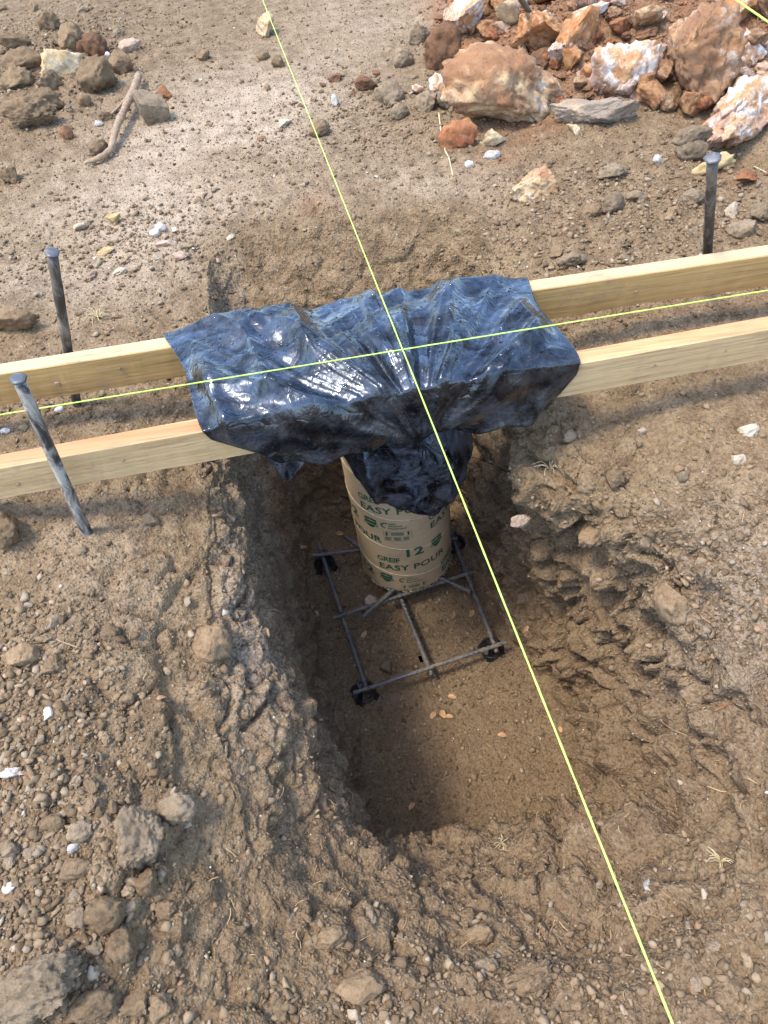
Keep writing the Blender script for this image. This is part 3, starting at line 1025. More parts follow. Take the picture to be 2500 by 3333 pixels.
# ------------------------------------------------------------------ rebar mat and its plastic chairs
def rebar_pts(a, b, step=.0035):
    L = np.linalg.norm(np.asarray(b) - np.asarray(a))
    n = int(L / step)
    t = np.linspace(0, 1, n)[:, None]
    return np.asarray(a)[None] * (1 - t) + np.asarray(b)[None] * t

def rebar(a, b, parent, off, r=.0062):
    P = rebar_pts(a, b)
    n, seg = len(P), 12
    th = np.arange(seg) / seg * 2 * math.pi
    s = np.arange(n)[:, None]
    rib = np.where(((s + (np.cos(th) * 1.2).round()) % 5) < 1.5, .0022, 0.0)          # slanted transverse ribs
    lon = np.where(np.abs(np.cos(th)) > .97, .0009, 0.0)[None]
    return link('bar', tube_mesh('bar', P - off, r + np.maximum(rib, lon), seg), M['rebar'], parent)

def tie(p, parent, off, r=.0085, mat=None):
    a = np.linspace(0, 4 * math.pi, 26)
    pts = [p - off + np.array([r * math.cos(t) * 1.1, r * math.sin(t) * .7, r * math.sin(t + .6) + .002 * t / 12]) for t in a]
    pts += [pts[-1] + np.array([.008, -.004, .010]), pts[-1] + np.array([.012, -.010, .012])]
    link('tie_wire', tube_mesh('tie_wire', pts, .0011, 5), M['wire'], parent)

ZL, ZU = -0.998, -0.984          # lower and upper layer of bars
MATO = at(1330, 2050, -1.0)
mat_root = empty('rebar_mat', MATO)
tag(mat_root, 'square mat of tied ribbed rebar on the pit floor', 'rebar mat')
def px(p, z): return at(p[0], p[1], z)
for a, b, z in (((1037, 1772), (1196, 2250), ZL), ((1165, 1600), (1406, 2198), ZL), ((1400, 1560), (1618, 2122), ZL),
                ((1150, 2256), (1648, 2090), ZU), ((1083, 2012), (1535, 1862), ZU), ((1018, 1808), (1490, 1752), ZU)):
    rebar(px(a, z), px(b, z), mat_root, MATO)
for p in ((1184, 2243), (1613, 2102), (1400, 2175), (1112, 2002), (1044, 1800), (1508, 1871), (1250, 1962)):
    tie(px(p, -.991), mat_root, MATO)
# feet of the bent dowels that come down inside the tube
dow = empty('rebar_dowel', px((1225, 1965), -1.0))
tag(dow, 'short bluish rebar foot tied across the mat left of the tube', 'rebar', 'bent dowel feet under the tube')
rebar(px((1180, 2008), -.976), px((1285, 1915), -.964), dow, np.array(dow.location), .0066)
dow = empty('rebar_dowel', px((1485, 1905), -1.0))
tag(dow, 'rebar foot with pale cut end poking out right of the tube', 'rebar', 'bent dowel feet under the tube')
rebar(px((1532, 1926), -.970), px((1400, 1866), -.966), dow, np.array(dow.location), .0066)
dow = empty('rebar_dowel', px((1150, 1765), -1.0))
tag(dow, 'short rebar stub behind the left side of the tube', 'rebar', 'bent dowel feet under the tube')
rebar(px((1122, 1745), -.966), px((1190, 1790), -.966), dow, np.array(dow.location), .0066)

def chair(label, p, rot, tilt=0.0):
    """Black plastic rebar chair: saddle on four splayed legs with a foot ring."""
    g = hit(p[0], p[1] + 14)[0]
    top = px(p, -1.005)
    base = np.array([top[0], top[1], -1.068])
    root = empty('rebar_chair', base)
    root.rotation_euler.z = rot
    tag(root, label, 'rebar chair', 'black plastic chairs holding up the mat')
    H = top[2] - base[2]
    for k in range(4):
        a = math.pi / 4 + k * math.pi / 2
        c, s_ = math.cos(a), math.sin(a)
        bm = bmesh.new()
        pr = []
        for t, w in ((0, .014), (.5, .010), (1, .0066)):
            r_ = .052 * (1 - t) + .010 * t + .004 * math.sin(t * math.pi)
            z = H * t
            tx, ty = -s_, c
            pr.append([bm.verts.new((c * r_ + tx * w, s_ * r_ + ty * w, z)), bm.verts.new((c * r_ - tx * w, s_ * r_ - ty * w, z)),
                       bm.verts.new((c * (r_ - .006) - tx * w * .8, s_ * (r_ - .006) - ty * w * .8, z)), bm.verts.new((c * (r_ - .006) + tx * w * .8, s_ * (r_ - .006) + ty * w * .8, z))])
        for i in range(2):
            for j in range(4):
                bm.faces.new((pr[i][j], pr[i][(j + 1) % 4], pr[i + 1][(j + 1) % 4], pr[i + 1][j]))
        bm.faces.new(pr[0][::-1]); bm.faces.new(pr[2])
        bmesh.ops.recalc_face_normals(bm, faces=bm.faces)
        leg = bm_obj('leg', bm, M['chair'], root)
        fb = bmesh.new()
        bmesh.ops.create_cone(fb, cap_ends=True, segments=10, radius1=.016, radius2=.013, depth=.006)
        bmesh.ops.translate(fb, verts=fb.verts, vec=(c * .052, s_ * .052, .003))
        bm_obj('foot', fb, M['chair'], leg)
    ringp = [(.036 * math.cos(a), .036 * math.sin(a), H * .4) for a in np.linspace(0, 2 * math.pi, 29)]
    link('ring', tube_mesh('ring', ringp, .0045, 6), M['chair'], root)
    bm = bmesh.new()
    for sx in (-1, 1):
        r_ = bmesh.ops.create_cube(bm, size=1.0)
        bmesh.ops.scale(bm, vec=(.006, .024, .022), verts=r_['verts'])
        bmesh.ops.translate(bm, vec=(sx * .0105, 0, H + .003), verts=r_['verts'])
    r_ = bmesh.ops.create_cube(bm, size=1.0)
    bmesh.ops.scale(bm, vec=(.026, .026, .008), verts=r_['verts'])
    bmesh.ops.translate(bm, vec=(0, 0, H - .007), verts=r_['verts'])
    bm_obj('saddle', bm, M['chair'], root)
    return root
chair('black plastic rebar chair under the near left corner of the mat', (1180, 2235), .3)
chair('black plastic rebar chair under the near right corner of the mat', (1600, 2092), .5)
chair('black plastic rebar chair under the far left corner of the mat', (1052, 1815), .2)
chair('black plastic rebar chair half hidden behind the right side of the tube', (1478, 1745), .4)

# ------------------------------------------------------------------ black plastic sheet over the boards: stiff film folded into flat facets
def tri(t_): return np.abs(2 * (t_ - np.floor(t_)) - 1)

def settle_sheet():
    nu, nv = 240, 150
    def X(p, z): return at(p[0], p[1], z)[0]
    xl = [X((528, 1075), .19), X((535, 1120), .19), X((600, 1270), .19), X((662, 1385), .19), X((700, 1420), .15), X((850, 1475), .08)]
    xr = [X((1690, 900), .19), X((1715, 935), .19), X((1800, 1060), .19), X((1862, 1150), .19), X((1850, 1190), .15), X((1780, 1285), .08)]
    sv = [0.0, .13, .47, .80, .87, 1.0]
    u = np.linspace(0, 1, nu); v = np.linspace(0, 1, nv)
    U, V = np.meshgrid(u, v, indexing='ij')
    XL = np.interp(v, sv, xl); XR = np.interp(v, sv, xr)
    x = XL[None] * (1 - U) + XR[None] * U
    x = x + .012 * np.sin(V * 9 + 1) * (sstep(.9, 1, U) - .5 * sstep(.1, 0, U))          # loose side edges
    yb = edge_y(1, x) + BW + .006; yf = edge_y(0, x) - .006
    y = np.where(V < .11, yb, np.where(V > .82, yf, yb + (yf - yb) * ((V - .11) / .71)))
    s_ = np.clip((V - .11) / .71, 0, 1)
    hem = np.interp(x[:, -1], [-.30, -.22, -.14, -.09, -.02, .10, .2, .32, .42, .46], [.12, .092, .074, .066, .060, .05, .05, .064, .085, .11])
    t = np.clip((V - .82) / .18, 0, 1)
    z = BT + .007 + .010 * np.sin(s_ * math.pi) * (V >= .11) * (V <= .82)
    z = np.where(V < .11, BT + .007 - (.11 - V) * .75, z)
    z = np.where(V > .82, BT + .007 - t * (BT + .007 - hem[:, None]), z)
    P = np.stack([x, y, z], -1).reshape(-1, 3)
    uu, vv_ = U.ravel(), V.ravel()
    tt = t.ravel()
    pad = np.zeros(len(P))
    warp = lambda k, sd: noise(np.stack([P[:, 0] * k, P[:, 1] * k + P[:, 2] * k, pad + sd], 1), 100 + int(sd))
    dx, dy = P[:, 0] - .10 + .006 * warp(4, 1), P[:, 1] - .95 + .6 * (P[:, 2] - .18)
    a_ = np.arctan2(dx, dy); rr_ = np.hypot(dx, dy)
    f1 = tri(a_ * 1.9 + .45 * warp(2.6, 2) + .25)                     # big folds fanning out from the tie
    f2 = tri(a_ * 4.3 + .7 * warp(3.0, 3))
    f3 = tri(P[:, 0] * 6.5 + P[:, 1] * 4.6 + .6 * warp(2.6, 4))        # folds that run with the left edge
    f5 = tri(P[:, 0] * 6 - P[:, 1] * 8 + .9 * warp(3.2, 5))
    f6 = tri(a_ * 9.5 + 1.0 * warp(4, 6))
    f7 = tri(P[:, 0] * 19 + P[:, 1] * 9 + 1.2 * warp(4, 7))
    edge = sstep(0, .07, uu) * sstep(1, .93, uu)
    m = .45 + .75 * np.clip(warp(4, 8) + .5, 0, 1)
    lift = (.027 * f1 ** 1.5 + .010 * f2 ** 2 * m + .019 * f3 ** 2 * sstep(.80, .30, uu) + .006 * f5 * m + .0035 * f6 ** 2 * m + .0022 * f7 * m) * edge
    lift *= .35 + .65 * sstep(0, .18, rr_)
    ontop = sstep(.02, .13, vv_) * sstep(.88, .80, vv_)
    P[:, 2] += lift * ontop
    P[:, 1] -= (.60 * lift + .012 * tri(a_ * 2.2 + .4) * tt * edge) * sstep(.80, .86, vv_)
    P[:, 1] += .35 * lift * sstep(.10, .04, vv_)
    # the wire gathers the middle of the front hem and pulls it in under the board
    g = tt ** 1.5
    hx = P[:, 0].copy()
    P[:, 0] = hx + (.10 - hx) * .45 * np.exp(-((hx - .10) / .13) ** 2) * g
    P[:, 1] += .060 * np.exp(-((hx - .10) / .10) ** 2) * sstep(.72, 1.0, tt)
    P[:, 2] -= .016 * tri(hx * 11 + .3) * g * edge
    idx = np.arange(nu * nv).reshape(nu, nv)
    Fc = np.stack([idx[:-1, :-1], idx[1:, :-1], idx[1:, 1:], idx[:-1, 1:]], -1).reshape(-1, 4)
    return P, Fc, nu, nv

SP, SF, SNU, SNV = settle_sheet()
sme = mesh_np('top_sheet', SP, SF)
vv = np.tile(np.linspace(0, 1, SNV), SNU)
attr(sme, 'dusty', np.clip(.16 + .26 * sstep(.76, .9, vv), 0, 1))
sheet_root = empty('plastic_sheet', (0.05, 1.2, .18))
tag(sheet_root, 'crumpled wet black plastic sheet draped over both boards and tied round the tube', 'plastic sheet')
top = link('top_sheet', sme, M['sheet'], sheet_root)
top.location = (-0.05, -1.2, -.18)
so = top.modifiers.new('thickness', 'SOLIDIFY'); so.thickness = .0007

# the tied lower part that hangs round the head of the tube
def skirt():
    nth, nh = 220, 90
    V = np.zeros((nh, nth, 3)); dus = np.zeros((nh, nth))
    th = np.linspace(-math.pi, math.pi, nth, endpoint=False)
    deg = np.degrees(th)
    hem = np.interp(deg, [-180, -100, -80, -60, -40, -22, -5, 10, 28, 45, 62, 85, 110, 180], [.70, .73, .715, .685, .605, .56, .50, .48, .485, .50, .51, .53, .58, .68])
    flare = np.interp(deg, [-180, -90, -40, 0, 25, 45, 65, 85, 110, 180], [.008, .004, .006, .010, .014, .022, .032, .028, .012, .008])
    for j in range(nh):
        t = j / (nh - 1)                  # 0 hem .. 1 top
        h = hem + (1.02 - hem) * t
        tie_h = .755
        dist = np.abs(h - tie_h)
        pinch = np.exp(-(dist / .035) ** 2)
        ft = np.clip((tie_h - h) / .25, 0, 1)
        q = np.stack([np.sin(th) * 2.2, np.cos(th) * 2.2, h * 2.0], 1)
        fold = fbm(np.stack([np.sin(th) * 3.4, np.cos(th) * 3.4, h * 1.5], 1), 2, 51)
        cr = billow(np.stack([np.sin(th) * 2.6 + h * 3, np.cos(th) * 2.6 - h * 2, h * 7], 1), 2, 55) - .4
        ridg = np.abs(noise(np.stack([np.sin(th) * 4.0, np.cos(th) * 4.0, h * 2.0], 1), 57))
        amp = .010 + .020 * ft
        up = np.clip((h - tie_h) / .28, 0, 1)
        pl = np.clip(1 - 2.6 * np.abs(noise(np.stack([np.sin(th) * 1.7 + h * 1.5, np.cos(th) * 1.7, h * 2.4 + 3], 1), 61)), 0, 1) ** 1.3
        r = TR + .006 + .034 * pl * np.clip(ft * 2.5, .15, 1) + flare * np.sin(ft * math.pi * .62) * 1.25 + (.4 + .7 * fold) * amp * (1 - .6 * pinch) + .007 * cr * (1 - pinch * .5) - .012 * ridg * pinch - .03 * up
        r = np.maximum(r, TR + .0035)
        for i in range(nth):
            p = on_tube(th[i], h[i], r[i])
            p[1] -= .16 * up[i] * up[i]
            V[j, i] = p
        dus[j] = np.clip(1.1 + .8 * np.sin(th - .3) + .2 * ft, .6, 1.9)
    V = V.reshape(-1, 3)
    V += .0012 * np.stack([noise(V * 45, 58), noise(V * 45, 59), noise(V * 45, 60)], 1)
    idx = np.arange(nh * nth).reshape(nh, nth)
    a, b = idx[:-1], idx[1:]
    Fc = np.stack([a, np.roll(a, -1, 1), np.roll(b, -1, 1), b], -1).reshape(-1, 4)
    me = mesh_np('tied_skirt', V - np.array([0.05, 1.2, .18]), Fc)
    attr(me, 'dusty', dus.ravel())
    o = link('tied_skirt', me, M['sheet'], sheet_root)
    s_ = o.modifiers.new('thickness', 'SOLIDIFY'); s_.thickness = .0009
    return o
skirt()
# loose corner of the sheet that hangs below the nearer board
def flap():
    n, m = 26, 26
    a0, a1 = at(835, 1450, .09), at(1035, 1450, .08)
    tip = at(928, 1552, -.03)
    V = []
    for j in range(m):
        t = j / (m - 1)
        for i in range(n):
            s_ = i / (n - 1)
            top_ = a0 * (1 - s_) + a1 * s_
            p = top_ * (1 - t) + (tip + (a1 - a0) * (s_ - .4) * .10) * t
            p = p + np.array([0, .012 * math.sin(s_ * 9 + t * 3) * t - .02 * t * (1 - t) - .004, .004 * math.sin(s_ * 14)])
            V.append(p)
    V = np.array(V)
    idx = np.arange(n * m).reshape(m, n)
    Fc = np.stack([idx[:-1, :-1], idx[:-1, 1:], idx[1:, 1:], idx[1:, :-1]], -1).reshape(-1, 4)
    me = mesh_np('hanging_corner', V - np.array([0.05, 1.2, .18]), Fc)
    attr(me, 'dusty', np.full(len(V), .8))
    o = link('hanging_corner', me, M['sheet'], sheet_root)
    s_ = o.modifiers.new('thickness', 'SOLIDIFY'); s_.thickness = .0009
flap()

# tie wire: two turns round the tube, hanging ends, and a long tail across the pit
wr = empty('tie_wire', on_tube(0, .755, TR))
tag(wr, 'thin black wire tying the plastic round the tube, its tail bent to the right', 'wire')
wo = np.array(wr.location)
turn = [on_tube(a, .752 + .006 * math.sin(a * 1.5) + .0016 * a, TR + .020 + .004 * math.sin(a * 5)) - wo for a in np.linspace(-math.pi, 3 * math.pi, 150)]
link('loop', tube_mesh('loop', turn, .0013, 6), M['wire'], wr)
for k, (aa, bb) in enumerate((((1372, 1430), (1392, 1560)), ((1378, 1430), (1375, 1535)), ((1385, 1432), (1402, 1545)))):
    p0, p1 = at(aa[0], aa[1], -.22), at(bb[0], bb[1], -.42)
    pm = (p0 + p1) / 2 + np.array([-.012 + .018 * k, -.03, 0])
    link('hanging_end', tube_mesh('hanging_end', spline([p0 + [0, -.03, 0], pm, p1 + [0, -.03, 0]], 24) - wo, .0012, 6), M['wire'], wr)
tail = [at(1375, 1432, -.22), at(1440, 1480, -.26), at(1530, 1487, -.30), at(1600, 1510, -.33), at(1655, 1540, -.36), at(1690, 1570, -.38), at(1725, 1560, -.36), at(1760, 1490, -.28), at(1790, 1440, -.20), at(1830, 1372, -.10)]
link('tail', tube_mesh('tail', spline(tail, 90) - wo, .0011, 6), M['wire'], wr)

# ------------------------------------------------------------------ mason's strings
def string(label, pts, r=.0014):
    P = spline(pts, 260)
    n = len(P)
    rr = r * (1 + .16 * np.sin(np.arange(n)[:, None] * 1.7 + np.arange(8)[None] * 1.57))
    o = link('mason_line', tube_mesh('mason_line', P, rr, 8), M['string'])
    tag(o, label, 'string', 'yellow-green mason lines')
    return o
A0, A1 = at(2190, 3333, .24), at(855, 0, .24)
dv = A1 - A0
string('taut yellow-green mason line running away from the camera across the pit', [A0 - dv * .15, A0, A0 + dv * .33, A0 + dv * .66, A1, A1 + dv * .1])
B0, B1 = at(0, 1350, .236), at(2500, 945, .236)
dv = B1 - B0
string('taut yellow-green mason line running along between the two boards', [B0 - dv * .3, B0, (B0 + B1) / 2, B1, B1 + dv * .3])
C0, C1 = at(2385, -8, .45), at(2510, 78, .45)
dv = C1 - C0
string('short stretch of yellow-green line crossing the top right corner', [C0 - dv * 2, C0, C1, C1 + dv * 2], .0024)

# ------------------------------------------------------------------ rocks, clods and stones
def rock_mesh(name, dims, seed, sub=3, cuts=11, lo=.52, hi=.86, rough=.10, fine=.04):
    """Broken stone: sphere trimmed by planes, then roughened."""
    V, Fc = ico(sub)
    V = V.astype(float)
    r = np.random.default_rng(seed)
    for k in range(cuts):
        m = r.normal(size=3); m /= np.linalg.norm(m)
        o_ = r.uniform(lo, hi)
        ov = V @ m - o_
        V = V - np.maximum(ov, 0)[:, None] * m[None] * .96
    V = V / (np.abs(V).max(0)[None])
    q = V + seed * 1.37
    n_ = V / np.linalg.norm(V, axis=1)[:, None]
    w_, c_ = worley(q * 2.6 + .3 * noise(q * 5, seed)[:, None], seed)
    d = rough * fbm(q * 1.7, 3, seed) + fine * (billow(q * 4.5, 3, seed + 5) - .4) + fine * .6 * noise(q * 11, seed + 9) + fine * 1.3 * (c_ - .5)
    V = (V + n_ * d[:, None]) * np.asarray(dims)[None] * .5
    return mesh_np(name, V, Fc)

def put(name, me, mat, px_, py_, hpx, rot, sink=.25, tilt=0.0, dz=None):
    p, n, dep = hit(px_, py_ + hpx * .22)
    o = link(name, me, mat, smooth=True)
    zs = max(v[2] for v in o.bound_box)
    d = ray(px_, py_)
    want = zs * (1 - 2 * sink)
    c = CAM + d * dep
    for t in np.linspace(dep * .75, dep * 1.15, 60):      # slide along the sight line until it rests on the ground
        q = CAM + d * t
        ok, loc, _, _ = GROUND.ray_cast(Vector((q[0], q[1], q[2] + .6)), Vector((0, 0, -1)))
        if ok and q[2] - loc.z <= want:
            c = q
            break
    o.location = c
    o.rotation_euler = (tilt, 0, rot)
    return o

def rockset(name, cat, group, rows):
    for k, (x, y, w, h, mat, rot, label) in enumerate(rows):
        dep = hit(x, y + h * .2)[2]
        m = dep / F
        sub = 5 if w > 150 else (4 if w > 56 else 3)
        g = 1.16 if 'rock' in name and w > 100 else 1.0
        me = rock_mesh(name, (w * m * 1.06 * g, h * m * .98 * g, h * m * g), int(x * 7 + y) % 9973, sub, cuts=10 if 'rock' in name else 8,
                       lo=.28 if 'rock' in name else .5, hi=.70 if 'rock' in name else .9, rough=.16, fine=.12 if 'rock' in name else .16)
        o = put(name, me, mat, x, y, h, rot, sink=.22)
        tag(o, label, cat, group)

LA = mat_rock('cream_rock_clay', (.54, .39, .22), (.38, .18, .076), (.27, .13, .062), (.68, .60, .47), .56, 1.0, .58)
LB = mat_rock('orange_rock', (.44, .24, .105), (.34, .14, .05), (.23, .10, .045), (.66, .57, .45), .46, 5.0, .46)
LC = mat_rock('white_faced_rock', (.52, .32, .17), (.42, .19, .08), (.30, .15, .075), (.80, .76, .70), .86, 9.0, .35)
LD = mat_rock('brown_boulder', (.42, .25, .13), (.31, .145, .065), (.23, .12, .062), (.64, .56, .45), .58, 14.0, .56)
LE = mat_rock('rust_rock', (.42, .20, .09), (.30, .10, .04), (.24, .085, .04), (.60, .45, .30), .35, 19.0, .60)
LF = mat_rock('cream_rock', (.60, .47, .28), (.50, .32, .13), (.36, .24, .14), (.76, .70, .58), .5, 23.0, .25)
LG = mat_rock('greytop_slab', (.55, .42, .28), (.40, .24, .13), (.25, .20, .15), (.70, .64, .54), .45, 27.0, .66)

rockset('limestone_rock', 'rock', 'rust-stained limestone rocks in the spoil heap', [
    (1529, 60, 105, 150, LC, .2, 'upright white and orange angular rock at the top of the spoil heap'),
    (1650, 45, 85, 105, LF, .9, 'yellowish cream rock beside the dark hole at the top edge'),
    (1657, 290, 335, 225, LA, -.15, 'big round cream boulder crusted with brown clay, leftmost of the large boulders'),
    (1735, 108, 190, 150, LB, .35, 'sharp-edged orange rock above the big round boulder'),
    (1868, 105, 135, 130, LB, 1.2, 'blocky orange rock right of the sharp-edged orange one'),
    (1936, 36, 115, 60, LC, .1, 'flat white and grey rock near the top edge'),
    (1864, 192, 70, 80, LB, .5, 'small orange rock between the big boulders'),
    (1945, 250, 85, 100, LB, 2.0, 'small orange rock leaning on the white-faced boulder'),
    (2050, 238, 200, 195, LC, -.2, 'orange boulder with a large bright white face'),
    (2245, 178, 215, 275, LD, .15, 'tall brown boulder, biggest in the spoil heap'),
    (2395, 45, 110, 80, LB, .6, 'orange block below the line in the top right corner'),
    (2440, 160, 140, 90, LC, .55, 'orange and white slab above the long diagonal one'),
    (2410, 335, 330, 180, LC, .62, 'long diagonal orange slab overhanging at the right edge'),
    (1935, 370, 230, 90, LG, -.05, 'flat slab with grey soil on top at the foot of the heap'),
    (1502, 440, 125, 90, LE, -.3, 'dark red rust rock on the left at the foot of the heap'),
    (1600, 450, 80, 70, LF, .4, 'pale cream rock right beside the dark red rock'),
    (1752, 592, 158, 122, LA, -.1, 'lone cream rock with a red crust on open ground'),
    (1430, 276, 68, 64, LC, .3, 'pinkish white stone left of the big round boulder'),
    (1355, 292, 50, 44, LC, .8, 'small pale pinkish stone at the left edge of the heap'),
    (1476, 235, 52, 70, LB, .2, 'upright pinkish stone touching the big round boulder'),
    (1868, 418, 42, 54, LF, .3, 'small cream stone in front of the flat slab'),
    (1545, 5, 60, 50, LB, .3, 'reddish stone at the top edge left of the dark hole'),
    (2320, 537, 120, 56, M['yellow'], .1, 'yellow-orange flat stone right behind the right stake'),
    (2437, 577, 85, 50, M['rust'], .0, 'rust-red stone right of the right stake'),
    (2385, 686, 50, 58, M['pale'], .5, 'cream pointed stone right of the right stake'),
    (200, 197, 118, 82, LF, -.2, 'bright cream yellow rock in the clods at the top left'),
    (425, 153, 68, 46, M['pink'], .0, 'rounded pinkish stone right of the top left clods'),
    (486, 366, 108, 100, M['clodgrey'], .2, 'grey angular stone under the forked stick'),
    (525, 306, 54, 48, M['rust'], .4, 'rust-red stone just above the grey stone by the stick'),
    (857, 88, 78, 96, LF, .3, 'cream rock beside the mason line near the top'),
    (925, 402, 52, 42, M['pale'], .2, 'pale stone left of the line in the dusty patch'),
    (345, 820, 64, 28, M['yellow'], .05, 'flat yellow stone above the left rear stake'),
    (270, 736, 68, 42, M['pale'], .2, 'pale stone left in the row of pale stones'),
    (375, 716, 54, 38, M['yellow'], .1, 'yellowish stone in the row of pale stones'),
    (545, 792, 70, 34, M['pink'], -.1, 'long pinkish stone below the white chalk lumps'),
    (505, 835, 50, 30, M['pale'], .2, 'pale stone left end of the lowest row of stones'),
    (582, 840, 76, 40, M['pink'], -.1, 'broad half-buried stone right end of the lowest row'),
    (2440, 1402, 72, 48, M['pale'], .2, 'pale oval stone on the right-hand ground'),
    (2414, 1493, 58, 48, M['pale'], .1, 'pale blocky stone below the oval one at the right'),
    (2086, 1407, 48, 34, M['pink'], .2, 'small pinkish stone below the nearer board at the right'),
    (1695, 1690, 62, 42, M['pink'], .4, 'pinkish stone stuck in the right wall of the pit'),
    (1207, 1962, 46, 44, M['pale'], .2, 'cream stone inside the rebar mat'),
    (1265, 2172, 48, 46, M['clodgrey'], .5, 'grey stone near the front bar of the mat'),
    (2110, 2884, 42, 42, M['white'], .3, 'white stone on the near slope right of the line'),
    (1153, 3304, 44, 46, M['pale'], .3, 'pale round stone at the bottom edge'),
    (34, 2758, 66, 70, M['clodgrey'], .4, 'smooth grey stone at the left edge in the gravel'),
    (181, 2028, 50, 54, M['clodgrey'], .2, 'dark grey angular stone in the upper gravel patch'),
    (131, 2413, 44, 46, M['clodgrey'], .3, 'blue-grey stone in the middle of the gravel'),
])
rockset('chalk_lump', 'chalk', 'white chalk lumps', [
    (525, 742, 36, 40, M['white'], .1, 'brightest white chalk lump among the pale stones'),
    (505, 760, 34, 34, M['white'], .8, 'white chalk lump left of the brightest one'),
    (158, 2322, 36, 42, M['white'], .3, 'white chalk lump in the gravel at the left'),
    (241, 2762, 40, 34, M['white'], .2, 'white chalk lump lower in the gravel'),
    (38, 2517, 84, 36, M['white'], -.1, 'long white chalk patch at the left edge'),
    (34, 2890, 46, 36, M['white'], .2, 'white chalk lump at the left edge near the bottom'),
    (195, 1333, 28, 26, M['white'], .4, 'white chip under the line beside the front stake'),
    (20, 1402, 32, 22, M['white'], .1, 'white chip at the left edge between the boards'),
    (1600, 507, 56, 36, M['white'], .1, 'white chalk patch below the dark red rock'),
    (1527, 537, 28, 22, M['white'], .1, 'small white chip left of the lone cream rock'),
    (731, 1992, 22, 26, M['white'], .2, 'white chip on the left edge of the pit'),
    (351, 185, 26, 30, M['white'], .2, 'white chip right of the cream rock at the top left'),
    (320, 404, 32, 22, M['white'], .2, 'white chip left of the stick'),
    (2140, 525, 26, 40, M['white'], .2, 'white chip below the flat grey-topped slab'),
    (1090, 330, 22, 40, M['white'], .1, 'upright white chip right of the line near the top'),
    (90, 1285, 20, 22, M['white'], .1, 'small white chip behind the front stake head'),
])
CL, CG, CR = M['clod'], M['clodgrey'], M['clodred']
